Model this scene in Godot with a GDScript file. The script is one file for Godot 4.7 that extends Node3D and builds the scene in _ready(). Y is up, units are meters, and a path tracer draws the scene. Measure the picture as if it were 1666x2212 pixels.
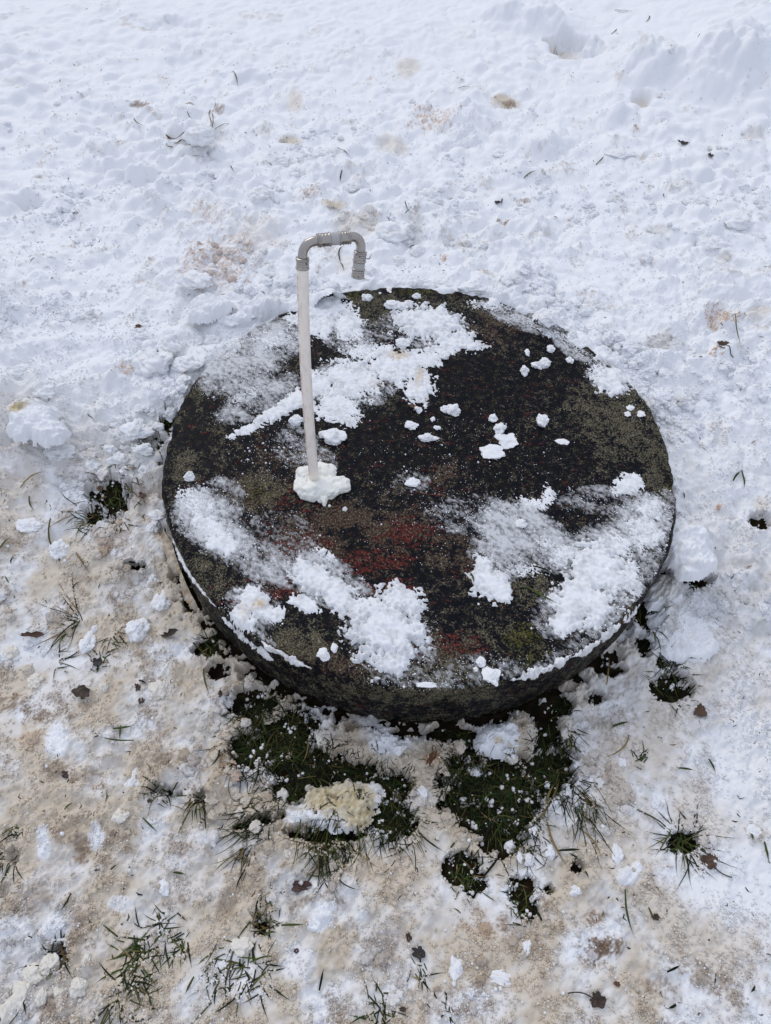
extends Node3D
# A round concrete lid with a bent plastic pipe, in trampled, dirty snow.
# Pixel positions are those of the photograph at 1666 x 2212.

const LT := 0.2            # height of the lid's top
const LR := 0.575          # radius of the flat part of the top
const F := 1597.6
var cam_pos := Vector3(-0.0743, 1.542, 1.1382)
var cam_basis: Basis
var names := {}
var rng := RandomNumberGenerator.new()

# ---------------------------------------------------------------- helpers
func numbered(n: String) -> String:
	var k: int = names.get(n, 0)
	names[n] = k + 1
	return n if k == 0 else "%s_%03d" % [n, k]

func tag(o: Node, label: String, category := "", group := "", kind := "") -> Node:
	o.set_meta("label", label)
	if category != "": o.set_meta("category", category)
	if group != "": o.set_meta("group", group)
	if kind != "" or category != "": o.set_meta("kind", kind if kind != "" else "thing")
	return o

func put(called: String, mesh: Mesh, mat: Material, parent: Node = self) -> MeshInstance3D:
	var o := MeshInstance3D.new()
	o.name = numbered(called) if parent == self else called
	o.mesh = mesh
	if mat: o.material_override = mat
	parent.add_child(o, true)
	return o

func base(called: String, at := Vector3.ZERO) -> Node3D:
	var o := Node3D.new()
	o.name = numbered(called)
	add_child(o)
	o.position = at
	return o

func noise(freq: float, oct := 1, kind := FastNoiseLite.TYPE_SIMPLEX_SMOOTH, sd := 1, warp := 0.0) -> FastNoiseLite:
	var n := FastNoiseLite.new()
	n.noise_type = kind
	n.frequency = freq
	n.seed = sd
	if oct > 1:
		n.fractal_type = FastNoiseLite.FRACTAL_FBM
		n.fractal_octaves = oct
	else:
		n.fractal_type = FastNoiseLite.FRACTAL_NONE
	if kind == FastNoiseLite.TYPE_CELLULAR:
		n.cellular_return_type = FastNoiseLite.RETURN_DISTANCE
	if warp > 0.0:
		n.domain_warp_enabled = true
		n.domain_warp_amplitude = warp
		n.domain_warp_frequency = freq * 0.7
		n.domain_warp_fractal_type = FastNoiseLite.DOMAIN_WARP_FRACTAL_NONE
	return n

func par(n: int, f: Callable) -> void:
	var id := WorkerThreadPool.add_group_task(f, n)
	WorkerThreadPool.wait_for_group_task_completion(id)

func mat(c: Color, rough := 0.7, metal := 0.0, vcol := false) -> StandardMaterial3D:
	var m := StandardMaterial3D.new()
	m.albedo_color = c
	m.roughness = rough
	m.metallic = metal
	m.vertex_color_use_as_albedo = vcol
	return m

func lin(r: float, g: float, b: float) -> Color:
	return Color(r, g, b).linear_to_srgb()

func amesh(v: PackedVector3Array, n: PackedVector3Array, idx: PackedInt32Array, c := PackedColorArray(), uv := PackedVector2Array()) -> ArrayMesh:
	var a := []
	a.resize(Mesh.ARRAY_MAX)
	a[Mesh.ARRAY_VERTEX] = v
	a[Mesh.ARRAY_NORMAL] = n
	a[Mesh.ARRAY_INDEX] = idx
	if c.size(): a[Mesh.ARRAY_COLOR] = c
	if uv.size(): a[Mesh.ARRAY_TEX_UV] = uv
	var m := ArrayMesh.new()
	m.add_surface_from_arrays(Mesh.PRIMITIVE_TRIANGLES, a)
	return m

func smooth_normals(v: PackedVector3Array, idx: PackedInt32Array) -> PackedVector3Array:
	var n := PackedVector3Array()
	n.resize(v.size())
	for t in range(0, idx.size(), 3):
		var a := v[idx[t]]
		var fn := (v[idx[t + 2]] - a).cross(v[idx[t + 1]] - a)
		n[idx[t]] += fn
		n[idx[t + 1]] += fn
		n[idx[t + 2]] += fn
	for i in n.size():
		n[i] = n[i].normalized() if n[i].length_squared() > 1e-20 else Vector3.UP
	return n

# a pixel of the photograph is a direction; the distance comes from the surface it meets
func ray(px: float, py: float) -> Vector3:
	return cam_basis * Vector3((px - 833.0) / F, -(py - 1106.0) / F, -1.0)

func on_height(px: float, py: float, y: float) -> Vector3:
	var d := ray(px, py)
	return cam_pos + d * ((y - cam_pos.y) / d.y)

func lp(px: float, py: float) -> Vector3:
	return on_height(px, py, LT)

func gp(px: float, py: float) -> Vector3:
	var p := on_height(px, py, 0.1)
	for i in 6:
		p = on_height(px, py, level(p.x, p.z) + 0.012)
	return p

func sp(px: float, py: float) -> Vector3:   # on the snow as it lies
	var p := gp(px, py)
	for i in 3:
		p = on_height(px, py, maxf(snow(p.x, p.z).a, soil_h(p.x, p.z)))
	return p

# ---------------------------------------------------------------- ground
var n_big: FastNoiseLite
var n_mid: FastNoiseLite
var n_fine: FastNoiseLite
var n_tiny: FastNoiseLite
var c_big: FastNoiseLite
var c_mid: FastNoiseLite
var c_small: FastNoiseLite
var n_soil: FastNoiseLite
var n_patch: FastNoiseLite
var n_lump: FastNoiseLite
var n_bil: FastNoiseLite

func level(x: float, z: float) -> float:
	var l := 0.012 + 0.172 * smoothstep(0.62, -0.55, z)
	l += 0.05 * smoothstep(-0.7, -2.6, z)
	l += 0.2 * smoothstep(0.35, 1.7, x) * smoothstep(-1.2, -2.2, z)
	return l

func soil_h(x: float, z: float) -> float:
	return level(x, z) - 0.022 - 0.05 * smoothstep(0.3, -1.2, z) + 0.012 * n_soil.get_noise_2d(x, z)

enum {SOIL, TAN, BROWN, RUST, GREY, WHITE, BUMP, DENT}
var h_c := PackedVector2Array()
var h_m := []            # inverse matrices as PackedFloat32Array(4)
var h_t := PackedInt32Array()
var h_s := PackedFloat32Array()
const BIN := 0.06
const BX0 := -2.8
const BZ0 := -4.6
const BNX := 94
const BNZ := 102
var bins := []

func hint(t: int, a: Array) -> void:   # [x, y, rx, ry, strength, angle]
	var ang := deg_to_rad(a[5]) if a.size() > 5 else 0.0
	var c := gp(a[0], a[1])
	var u := gp(a[0] + a[2] * cos(ang), a[1] + a[2] * sin(ang)) - c
	var v := gp(a[0] - a[3] * sin(ang), a[1] + a[3] * cos(ang)) - c
	var det := u.x * v.z - v.x * u.z
	var i := h_t.size()
	h_c.append(Vector2(c.x, c.z))
	h_m.append(PackedFloat32Array([v.z / det, -v.x / det, -u.z / det, u.x / det]))
	h_t.append(t)
	h_s.append(a[4] if a.size() > 4 else 1.0)
	var ex := Vector2(u.x, v.x).length()
	var ez := Vector2(u.z, v.z).length()
	for bx in range(int((c.x - ex - BX0) / BIN), int((c.x + ex - BX0) / BIN) + 1):
		for bz in range(int((c.z - ez - BZ0) / BIN), int((c.z + ez - BZ0) / BIN) + 1):
			if bx >= 0 and bz >= 0 and bx < BNX and bz < BNZ:
				bins[bz * BNX + bx].append(i)

const SNOW_C := Color(0.83, 0.84, 0.86)
const TAN_C := Color(0.57, 0.475, 0.345)
const BROWN_C := Color(0.20, 0.12, 0.065)
const RUST_C := Color(0.45, 0.25, 0.11)
const GREY_C := Color(0.45, 0.43, 0.40)

# colour of the snow at a place; its height is kept in alpha
func snow(x: float, z: float) -> Color:
	var nb := n_big.get_noise_2d(x, z)
	var nm := n_mid.get_noise_2d(x, z)
	var nf := n_fine.get_noise_2d(x, z)
	var nt := n_tiny.get_noise_2d(x, z)
	var l1 := c_big.get_noise_2d(x, z)
	var l2 := c_mid.get_noise_2d(x, z)
	var l3 := c_small.get_noise_2d(x, z)
	# how much the snow is broken up: little at the far side, more round the lid
	var rough := 0.16 + 0.84 * smoothstep(-2.5, -0.9, z - 0.1 * x)
	var trod := smoothstep(-0.2, 0.5, z + 0.12 * minf(x * x, 1.2)) * smoothstep(3.2, 1.3, sqrt(x * x + (z - 0.6) * (z - 0.6)))        # trampled and melting on the near side
	rough *= clampf(0.75 + 0.9 * nb, 0.3, 1.3)
	var h := level(x, z) + 0.016 * nb + 0.009 * nm * rough
	h += (0.25 + 0.75 * rough) * (0.048 * absf(n_bil.get_noise_2d(x, z)) - 0.008) * lerpf(1.0, 0.45, trod)
	var det := 0.12 + 0.88 * smoothstep(-1.7, -0.3, z)
	var lump := rough * clampf(0.5 + 1.6 * n_lump.get_noise_2d(x, z), 0.0, 1.2)     # clods in some places only
	h += lump * lerpf(1.0, 0.4, trod) * (-0.032 * (l1 + 0.45)) + (0.3 * rough + 0.7 * lump) * (0.45 + 0.55 * det) * (-0.011 * (l2 + 0.5)) + det * ((rough * lerpf(0.5, 1.0, trod)) * (-0.0070 * (l3 + 0.5)) + 0.0060 * nf * rough + (0.0003 + 0.0022 * rough * rough) * nt)
	var hole := 0.0
	var tn := 0.0
	var br := 0.0
	var ru := 0.0
	var gr := 0.0
	var wh := 0.0
	var dent := 0.0
	var bx := int((x - BX0) / BIN)
	var bz := int((z - BZ0) / BIN)
	if x > BX0 and z > BZ0 and bx < BNX and bz < BNZ:
		for i in bins[bz * BNX + bx]:
			var dx: float = x - h_c[i].x
			var dz: float = z - h_c[i].y
			var m: PackedFloat32Array = h_m[i]
			var u: float = m[0] * dx + m[1] * dz
			var v: float = m[2] * dx + m[3] * dz
			var q := 1.0 - u * u - v * v
			if q <= 0.0: continue
			var s: float = h_s[i]
			match h_t[i]:
				SOIL: hole = maxf(hole, s * smoothstep(-0.12, 0.8, q * 1.15 + 0.5 * nm + 0.95 * s_edge.get_noise_2d(x, z) + 0.85 * nf + 0.55 * nt + 0.05))
				TAN: tn = maxf(tn, s * clampf(q * 1.4 + 0.7 * nm + 0.5 * nf + 0.2 * nt - 0.2, 0.0, 1.0))
				BROWN: br = maxf(br, s * clampf((q + 0.9 * nf + 0.8 * nt - 0.35) * 1.8, 0.0, 1.0))
				RUST: ru = maxf(ru, s * clampf((q * 0.8 + 0.5 * nm + 1.1 * nf + 1.3 * nt - 0.5) * 2.2, 0.0, 1.0))
				GREY: gr = maxf(gr, s * clampf((q + 0.6 * nf + 0.4 * nt - 0.2) * 1.6, 0.0, 1.0))
				WHITE: wh = maxf(wh, s * clampf((q + 0.6 * nf - 0.1) * 2.0, 0.0, 1.0))
				BUMP: h += s * q * q * (1.0 + 0.5 * nm)
				DENT: dent = maxf(dent, s * smoothstep(0.0, 1.1, q + 0.7 * nm + 0.3 * n_lump.get_noise_2d(x * 3.0, z * 3.0)))
	var r := sqrt(x * x + z * z)
	# a gap melted open along the lid on its near side
	h -= 0.03 * smoothstep(0.63, 0.604, r + 0.045 * s_edge.get_noise_2d(x, z) + 0.02 * nf) * smoothstep(-0.1, 0.25, z)
	h -= dent
	if dent > 0.001: h = maxf(h, soil_h(x, z) + 0.012)
	h -= hole * 0.058
	# dirt trodden into the snow: patches with ragged edges
	var dirty := trod * clampf(0.95 - 0.7 * smoothstep(0.15, 0.8, x - 0.3 * (z - 0.6)), 0.2, 1.0)
	var pn := n_patch.get_noise_2d(x, z)
	var t0 := dirty * clampf((0.55 + pn * 1.3 + nm * 0.5 + nf * 0.3 + nt * 0.08) * 1.2, 0.0, 1.0) * 0.85
	var b0 := dirty * clampf((-0.30 + nm * 1.2 - pn * 0.6 + nf * 0.9 + nt * 0.6) * 1.4, 0.0, 1.0) * 0.5
	var g0 := trod * clampf((0.02 + nb * 0.5 - nm * 1.1 + nf * 0.5 + nt * 0.25) * 1.2, 0.0, 1.0) * 0.7
	# a thin scatter of brown over the snow farther off
	var s0 := clampf((-0.5 + nm * 0.7 + pn * 0.9 + nf * 0.7 + nt * 0.4) * 1.8, 0.0, 1.0) * 0.42 * (1.0 - trod) * smoothstep(-2.6, -1.6, z + 0.3 * absf(x - 0.2))
	var c := SNOW_C
	var keep := 1.0 - wh
	c = c.lerp(GREY_C, maxf(g0 * keep, gr))
	c = c.lerp(TAN_C, maxf(maxf(t0, tn) * keep, s0 * 0.7))
	c = c.lerp(RUST_C, ru)
	c = c.lerp(BROWN_C, maxf(maxf(b0 * keep, br), s0 * 0.5))
	if hole > 0.05:
		c = c.lerp(GREY_C, clampf(hole * 0.8, 0.0, 0.75))
	c.a = h
	return c

func build_axis(fine: float, a: float, b: float, grow: float, far_lo: float, far_hi: float, cap: float) -> PackedFloat32Array:
	var pos := PackedFloat32Array()
	var lo := []
	var x := a
	var s := fine
	while x > far_lo:
		s = minf(s * grow, cap) if x > -4.5 else s * 1.35
		x -= s
		lo.push_front(x)
	for v in lo: pos.append(v)
	x = a
	while x < b:
		pos.append(x)
		x += fine
	s = fine
	while x < far_hi:
		pos.append(x)
		s = minf(s * grow, cap) if x < 2.6 else s * 1.35
		x += s
	return pos

func build_snow() -> void:
	var xs := build_axis(0.0033, -0.75, 0.75, 1.012, -60.0, 60.0, 0.011)
	var zs := build_axis(0.0033, -0.62, 1.12, 1.008, -60.0, 60.0, 0.009)
	var nx := xs.size()
	var nz := zs.size()
	var rows := []
	rows.resize(nz)
	par(nz, func(j: int) -> void:
		var row := PackedColorArray()
		row.resize(nx)
		var z := zs[j]
		for i in nx:
			var x := xs[i]
			if x * x + z * z < 0.3:
				row[i] = Color(0, 0, 0, -1.0)
			else:
				row[i] = snow(x, z)
		rows[j] = row)
	var v := PackedVector3Array()
	var n := PackedVector3Array()
	var c := PackedColorArray()
	var idx := PackedInt32Array()
	v.resize(nx * nz)
	n.resize(nx * nz)
	c.resize(nx * nz)
	for j in nz:
		var row: PackedColorArray = rows[j]
		var up: PackedColorArray = rows[maxi(j - 1, 0)]
		var dn: PackedColorArray = rows[mini(j + 1, nz - 1)]
		var dz := zs[mini(j + 1, nz - 1)] - zs[maxi(j - 1, 0)]
		for i in nx:
			var k := j * nx + i
			var cc := row[i]
			v[k] = Vector3(xs[i], cc.a, zs[j])
			var i0 := maxi(i - 1, 0)
			var i1 := mini(i + 1, nx - 1)
			n[k] = Vector3(-(row[i1].a - row[i0].a) / (xs[i1] - xs[i0]), 1.0, -(dn[i].a - up[i].a) / dz).normalized()
			c[k] = Color(cc.r, cc.g, cc.b, 1.0)
	for j in nz - 1:
		for i in nx - 1:
			var x := xs[i]
			var z := zs[j]
			if x * x + z * z < 0.315: continue
			var k := j * nx + i
			if absf(x) < 1.0 and absf(z) < 1.3:   # nothing but soil there
				if rows[j][i].a < -0.9 or rows[j + 1][i + 1].a < -0.9: continue
			idx.append_array([k, k + 1, k + nx, k + 1, k + nx + 1, k + nx])
	print("snow verts ", v.size(), " tris ", idx.size() / 3)
	var m := mat(Color.WHITE, 0.62, 0.0, true)
	m.uv1_triplanar = true
	m.uv1_world_triplanar = true
	m.uv1_scale = Vector3(7, 7, 7)
	m.heightmap_enabled = true
	m.heightmap_texture = ImageTexture.create_from_image(noise(0.055, 3, FastNoiseLite.TYPE_SIMPLEX_SMOOTH, 5).get_seamless_image(512, 512))
	m.heightmap_scale = 0.02
	m.metallic_specular = 0.3
	snow_mat = m
	tag(put("snow", amesh(v, n, idx, c), m), "trampled dirty snow covering the ground all round the concrete lid", "snow", "", "stuff")

func build_soil() -> void:
	var xs := build_axis(0.012, -0.8, 0.8, 1.02, -50.0, 50.0, 0.06)
	var zs := build_axis(0.012, -0.75, 1.2, 1.02, -50.0, 50.0, 0.06)
	var v := PackedVector3Array()
	var c := PackedColorArray()
	var idx := PackedInt32Array()
	var nx := xs.size()
	for z in zs:
		for x in xs:
			var t := n_fine.get_noise_2d(x * 1.3, z * 1.3)
			v.append(Vector3(x, soil_h(x, z) + 0.004 * t, z))
			c.append(Color(0.010, 0.008, 0.006).lerp(Color(0.026, 0.019, 0.012), clampf(0.3 + t * 1.4, 0, 1)))
	for j in zs.size() - 1:
		for i in nx - 1:
			var k := j * nx + i
			idx.append_array([k, k + 1, k + nx, k + 1, k + nx + 1, k + nx])
	var sm := mat(Color.WHITE, 0.9, 0.0, true)
	sm.metallic_specular = 0.12
	var o := put("ground", amesh(v, smooth_normals(v, idx), idx, c), sm)
	tag(o, "dark wet soil showing through holes in the snow", "", "", "structure")

var snow_mat: StandardMaterial3D

func ground_hints() -> void:
	for i in BNX * BNZ: bins.append(PackedInt32Array())
	for a in [[600,1580,100,60,1.0,-20],[665,1650,95,50],[545,1515,60,38,0.95],[770,1668,80,34],[835,1692,64,40],[842,1765,66,52],[715,1795,105,26],[530,1610,40,50,0.9],[640,1700,60,40,0.9],
			[560,1772,60,16,0.9,-15],[1060,1700,125,100],[985,1584,70,22],[1198,1654,56,64],[1185,1570,34,66],[1222,1520,26,30,0.9],[1000,1870,44,40,0.75],[1030,1900,30,36,0.7],[1128,1915,34,36,0.7],[1145,1955,26,30,0.7],[1190,1919,16,14,0.7],[1090,1800,60,50,0.8],[1050,1620,50,34,0.8],
			[1253,1869,19,16,0.7],[1456,1479,52,38,0.8],[1408,1325,30,34,0.95],[1509,1248,40,14,0.95],[1395,1390,22,30,0.8],[235,1060,52,56,0.66],[200,1105,32,22,0.7],[362,900,22,36,0.95],[332,942,34,26,0.75],[290,1215,24,12],
			[125,2065,22,30,0.5],[560,1993,32,26,0.45],[1483,1815,36,26,0.55],[1648,1120,28,24,0.75],[349,1704,24,18,0.6],[436,1722,14,18,0.5],[385,1716,14,8,0.8],
			[1450,1420,34,24,0.6],[880,1578,40,9,0.8],[1290,1500,26,18,0.6],[440,1390,32,26,0.7],[408,1285,20,30,0.9],[25,1850,16,22,0.4],[470,1440,30,24,0.7],[1330,1440,30,16,0.6]]:
		hint(SOIL, a)
	for a in [[470,1650,52,110,0.85],[560,1735,110,60,0.8],[735,1735,95,62,0.75],[700,1850,180,60,0.65],[830,1872,150,80,0.6],[400,1900,300,150,0.45],[950,2010,250,150,0.45],
			[345,1155,32,30,0.7],[40,876,30,20,1.0,-25],[630,295,32,13,0.7],[725,440,38,15,0.8],[770,480,65,36,0.4],[635,210,22,28,0.45],[883,135,36,30,0.4],[1098,215,42,15,0.8],[848,310,42,32,0.45],
			[1223,88,52,26,0.5],[1388,202,26,16,0.55],[1645,676,42,20,0.4],[1651,1080,28,26,0.4],[923,1880,62,45,0.7],[858,1950,60,40,0.4],[808,1858,38,18,0.9],[640,880,30,40,0.25],
			[440,1570,60,60,0.45],[250,1640,80,60,0.45],[760,1620,26,26,0.75],[590,1610,20,22,0.9],[925,1630,40,26,0.6],[80,1900,120,120,0.4],[1240,1810,120,60,0.35],[1320,1600,80,90,0.3],
			[750,560,40,36,0.3],[560,500,80,50,0.3],[1000,1600,40,20,0.4],[1400,1500,120,80,0.22],[330,1060,60,60,0.4],[100,1230,120,60,0.25],[150,1480,160,90,0.35],[620,2000,240,120,0.3]]:
		hint(TAN, a)
	for a in [[1300,2050,62,40,0.9],[1545,2120,110,38,0.55,28],[20,1512,62,30,0.75],[175,1833,24,46,0.6],[485,1958,30,52,0.45,25],[370,1940,50,26,0.4],[75,1933,72,50,0.4],[100,2180,60,40,0.45],
			[301,1065,62,40,0.45],[170,1245,42,20,0.4],[300,220,30,9,0.75],[410,222,12,6,0.8],[470,230,18,10,0.7],[425,307,38,9,0.8,-8],[1088,470,18,8,0.9],[1631,948,14,5,0.8],[1621,1223,13,7,0.8],
			[1133,425,24,8,0.6],[150,1790,60,40,0.4],[1420,2130,60,26,0.5],[880,2120,40,50,0.35],[1290,1980,26,18,0.5],[960,2160,60,40,0.4],[1120,2010,60,60,0.35],[640,1180+60,20,10,0.0],
			[1212,85,12,14,0.8],[1098,222,20,8,0.7],[1230,1480,24,12,0.3],[560,1700,40,30,0.4],[650,1950,36,22,0.5],[240,1580,30,18,0.4],[350,1580,40,20,0.35],[120,1660,40,30,0.45]]:
		hint(BROWN, a)
	for a in [[490,560,62,80,0.5],[440,570,70,60,0.45],[450,455,60,30,0.35],[933,250,62,34,0.55],[1558,683,42,34,0.75],[1546,762,17,10,0.9],[48,956,12,16,0.6],[271,787,26,20,0.6],[1378,275,11,6,0.8],
			[1555,1090,9,11,0.8],[1443,1871,9,8,0.8],[1288,1979,28,22,0.7],[1048,1994,50,40,0.45],[935,1638,26,20,0.9],[300,1130,60,26,0.4],[250,1180,60,20,0.35],[400,1090+70,20,16,0.3],[500,1650,40,60,0.45],
			[960,545,12,9,0.8],[510,520,40,30,0.4],[1255,930,0.1,0.1,0.0],[1050,585,20,10,0.5],[200,1690,50,26,0.3],[670,415,30,14,0.35],[60,1580,50,40,0.35],[485,1165,0.1,0.1,0.0]]:
		hint(RUST, a)
	for a in [[1423,490,32,20,0.5],[1573,545,22,14,0.6],[1633,285,32,20,0.5],[1432,735,46,34,0.6],[900,490,22,60,0.4],[1310,1480,70,50,0.55],[1420,1560,80,60,0.5],[1300,1560,36,30,0.8],[1220,1620,60,40,0.5],
			[330,1230,60,50,0.55],[300,1290,70,40,0.5],[205,1600,40,24,0.5],[230,1540,50,40,0.4],[780,1580,60,30,0.5],[1000,1780,70,50,0.6],[1120,1820,80,60,0.6],[1200,1870,60,60,0.6],[1580,1330,40,60,0.35],
			[620,1500,70,24,0.5],[1640,1800,20,30,0.8],[1140,1560,40,30,0.5],[720,1910,40,60,0.4],[560,1930,60,40,0.3],[1520,1520,60,40,0.4],[340,1000,60,60,0.4]]:
		hint(GREY, a)
	for a in [[842,1605,52,30],[695,1978,32,42],[205,1808,25,36],[90,1818,20,46],[119,1596,36,50],[645,2078,46,52,0.8],[120,2000,36,36],[1600,1900,120,120,0.9],[1620,1650,90,160,0.8],[640,1765,34,20],
			[400,1400,30,24,0.7],[60,1400,70,50,0.8],[380,1860,30,20,0.7],[255,1950,40,22,0.8],[1230,1740,40,50,0.8],[480,1330,30,40,0.5],[540,2150,40,30,0.6],[330,1780,40,20,0.6]]:
		hint(WHITE, a)
	for a in [[1499,1180,72,56,0.05],[1470,1160,60,50,0.03],[700,660,90,24,0.045],[620,665,60,16,0.03],[1010,250,60,40,0.04],[1170,310,60,34,0.035],[66,905,72,50,0.045],[430,290,40,30,0.03],
			[425,600,50,26,0.025],[460,650,60,24,0.03],[1400,130,120,60,0.08],[1560,130,120,90,0.1],[1130,40,160,40,0.07],[1330,250,60,24,0.03],[1000,630,120,16,0.02],[1180,690,50,30,0.02],[1290,790,40,40,0.015],
			[460,1680,40,70,0.012],[940,1640,46,28,0.018],[760,1620,30,26,0.02],[592,1610,20,24,0.03],[820,610,50,16,0.03],[330,430,60,20,0.02],[560,420,40,26,0.02],[240,820,60,26,0.02]]:
		hint(BUMP, a)
	for a in [[1240,88,70,34,0.10],[1388,205,34,22,0.05],[48,425,50,24,0.045],[310,382,62,22,0.035],[380,45,70,22,0.03],[430,125,80,22,0.018],[540,170,60,18,0.02],
			[175,1833,26,48,0.012],[490,1955,22,60,0.01,25],[1120,1840,70,70,0.012],[1450,1480,40,36,0.01],[310,1260,50,40,0.015],[330,1050,46,36,0.012],[400,1150,20,60,0.03],[1150,1760,120,90,0.01],[620,1640,140,90,0.012]]:
		hint(DENT, a)

# ---------------------------------------------------------------- the lid
var prof := [[0.588,0.0],[0.592,-0.0012],[0.5965,-0.0045],[0.600,-0.0105],[0.602,-0.019],[0.603,-0.03],[0.603,-0.05]]
var l_a: FastNoiseLite
var l_b: FastNoiseLite
var l_c: FastNoiseLite
var l_d: FastNoiseLite
var l_e: FastNoiseLite
var l_cell: FastNoiseLite
var l_cell2: FastNoiseLite
enum {LBLACK, LOLIVE, LRED, LTAN, LMOSS}
var lh := []
var lbin := []

func lid_relief(x: float, z: float) -> float:
	return 0.0016 * l_b.get_noise_2d(x, z) + 0.0007 * l_d.get_noise_2d(x, z)

func lid_y(r: float) -> float:
	if r <= 0.588: return LT
	for i in range(1, prof.size()):
		if r <= prof[i][0]:
			var t: float = (r - prof[i - 1][0]) / (prof[i][0] - prof[i - 1][0])
			return LT + lerpf(prof[i - 1][1], prof[i][1], t)
	return LT - 0.05

func lid_color(x: float, z: float) -> Color:
	var a := l_a.get_noise_2d(x, z)
	var b := l_b.get_noise_2d(x, z)
	var c := l_c.get_noise_2d(x, z)
	var d := l_d.get_noise_2d(x, z)
	var e := l_e.get_noise_2d(x, z)
	var cl := l_cell.get_noise_2d(x, z)       # -1 in the middle of a lichen rosette
	var cl2 := l_cell2.get_noise_2d(x, z)
	var w := [0.0, 0.0, 0.0, 0.0, 0.0]
	for hi in lbin[clampi(int((z + 0.9) / 0.05), 0, 35) * 36 + clampi(int((x + 0.9) / 0.05), 0, 35)]:
		var h: Array = lh[hi]
		var dx: float = x - h[1]
		var dz: float = z - h[2]
		var u: float = h[3] * dx + h[4] * dz
		var v: float = h[5] * dx + h[6] * dz
		var q := 1.0 - u * u - v * v
		if q > 0.0: w[h[0]] = maxf(w[h[0]], q * h[7])
	var r := sqrt(x * x + z * z)
	var black: float = w[LBLACK]
	var cr := 0.55 * b + 0.45 * c + 0.3 * d          # ragged outline of every patch
	# tar-dark wet concrete
	var col := Color(0.0055, 0.0065, 0.0095).lerp(Color(0.0125, 0.0115, 0.0115), clampf(0.4 + 1.2 * c + 0.5 * d, 0, 1))
	# brown old surface where the coating has gone
	var worn := clampf((w[LTAN] * 0.9 + 0.18 * a + cr + 0.25 * e - 0.30 - black * 0.55) * 3.2, 0.0, 1.0)
	col = col.lerp(Color(0.034, 0.022, 0.016).lerp(Color(0.17, 0.115, 0.08), clampf(0.3 + 1.3 * d + 0.9 * e, 0, 1)), worn * 0.8)
	# red paint left over
	var red := clampf((w[LRED] * 1.0 + 0.6 * l_b.get_noise_2d(x * 0.6 + z * 0.2, z * 1.9) + 1.0 * l_c.get_noise_2d(x * 0.7, z * 1.3) + 0.5 * d + 0.45 * e - 0.62) * 3.0, 0.0, 1.0)
	col = col.lerp(Color(0.045, 0.013, 0.011).lerp(Color(0.15, 0.033, 0.026), clampf(0.45 + 1.2 * d + 0.6 * e, 0, 1)), red * 0.9)
	# olive lichen: crowded crumbs, thicker toward the rim
	var ol: float = clampf((w[LOLIVE] * 0.75 + 0.25 * smoothstep(0.45, 0.6, r) + 0.2 * a + 1.25 * cr - 0.2 - black * 0.6) * 1.5, 0.0, 1.0)
	var ros := clampf((ol * 1.0 + 0.9 * d + 0.75 * e - 0.5 * (cl + 0.5) - 0.55) * 4.5, 0.0, 1.0)
	col = col.lerp(Color(0.04, 0.038, 0.021).lerp(Color(0.165, 0.15, 0.095), clampf(0.35 + 1.1 * e - 0.5 * d, 0, 1)), ros * clampf(ol * 4.0, 0, 1) * 0.92)
	# yellow-green moss
	var mo := clampf((w[LMOSS] * 0.9 + 0.6 * c + 0.9 * d + 0.4 * e - 0.5) * 2.2, 0.0, 1.0)
	col = col.lerp(Color(0.035, 0.036, 0.006).lerp(Color(0.10, 0.095, 0.014), clampf(0.5 + e, 0, 1)), mo * 0.85)
	# single pale specks of lichen, some in rings
	var sp0: float = 0.10 + 0.28 * b + 0.12 * a + 0.25 * w[LOLIVE] - black * 0.16
	var speck := clampf((sp0 + 0.62 * e + 0.5 * d + 0.3 * c - 0.57) * 7.0, 0.0, 1.0)
	var ring := clampf(1.0 - absf(cl2 + 0.72) * 14.0, 0.0, 1.0) * clampf((sp0 + 0.9 * c - 0.25) * 4.0, 0.0, 1.0) * clampf(0.6 + e, 0, 1)
	col = col.lerp(Color(0.13, 0.105, 0.075).lerp(Color(0.33, 0.285, 0.215), clampf(0.5 + l_e.get_noise_2d(x * 0.4 + 5.0, z * 0.4), 0, 1)), maxf(speck, ring * 0.8) * 0.85)
	return col

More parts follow.
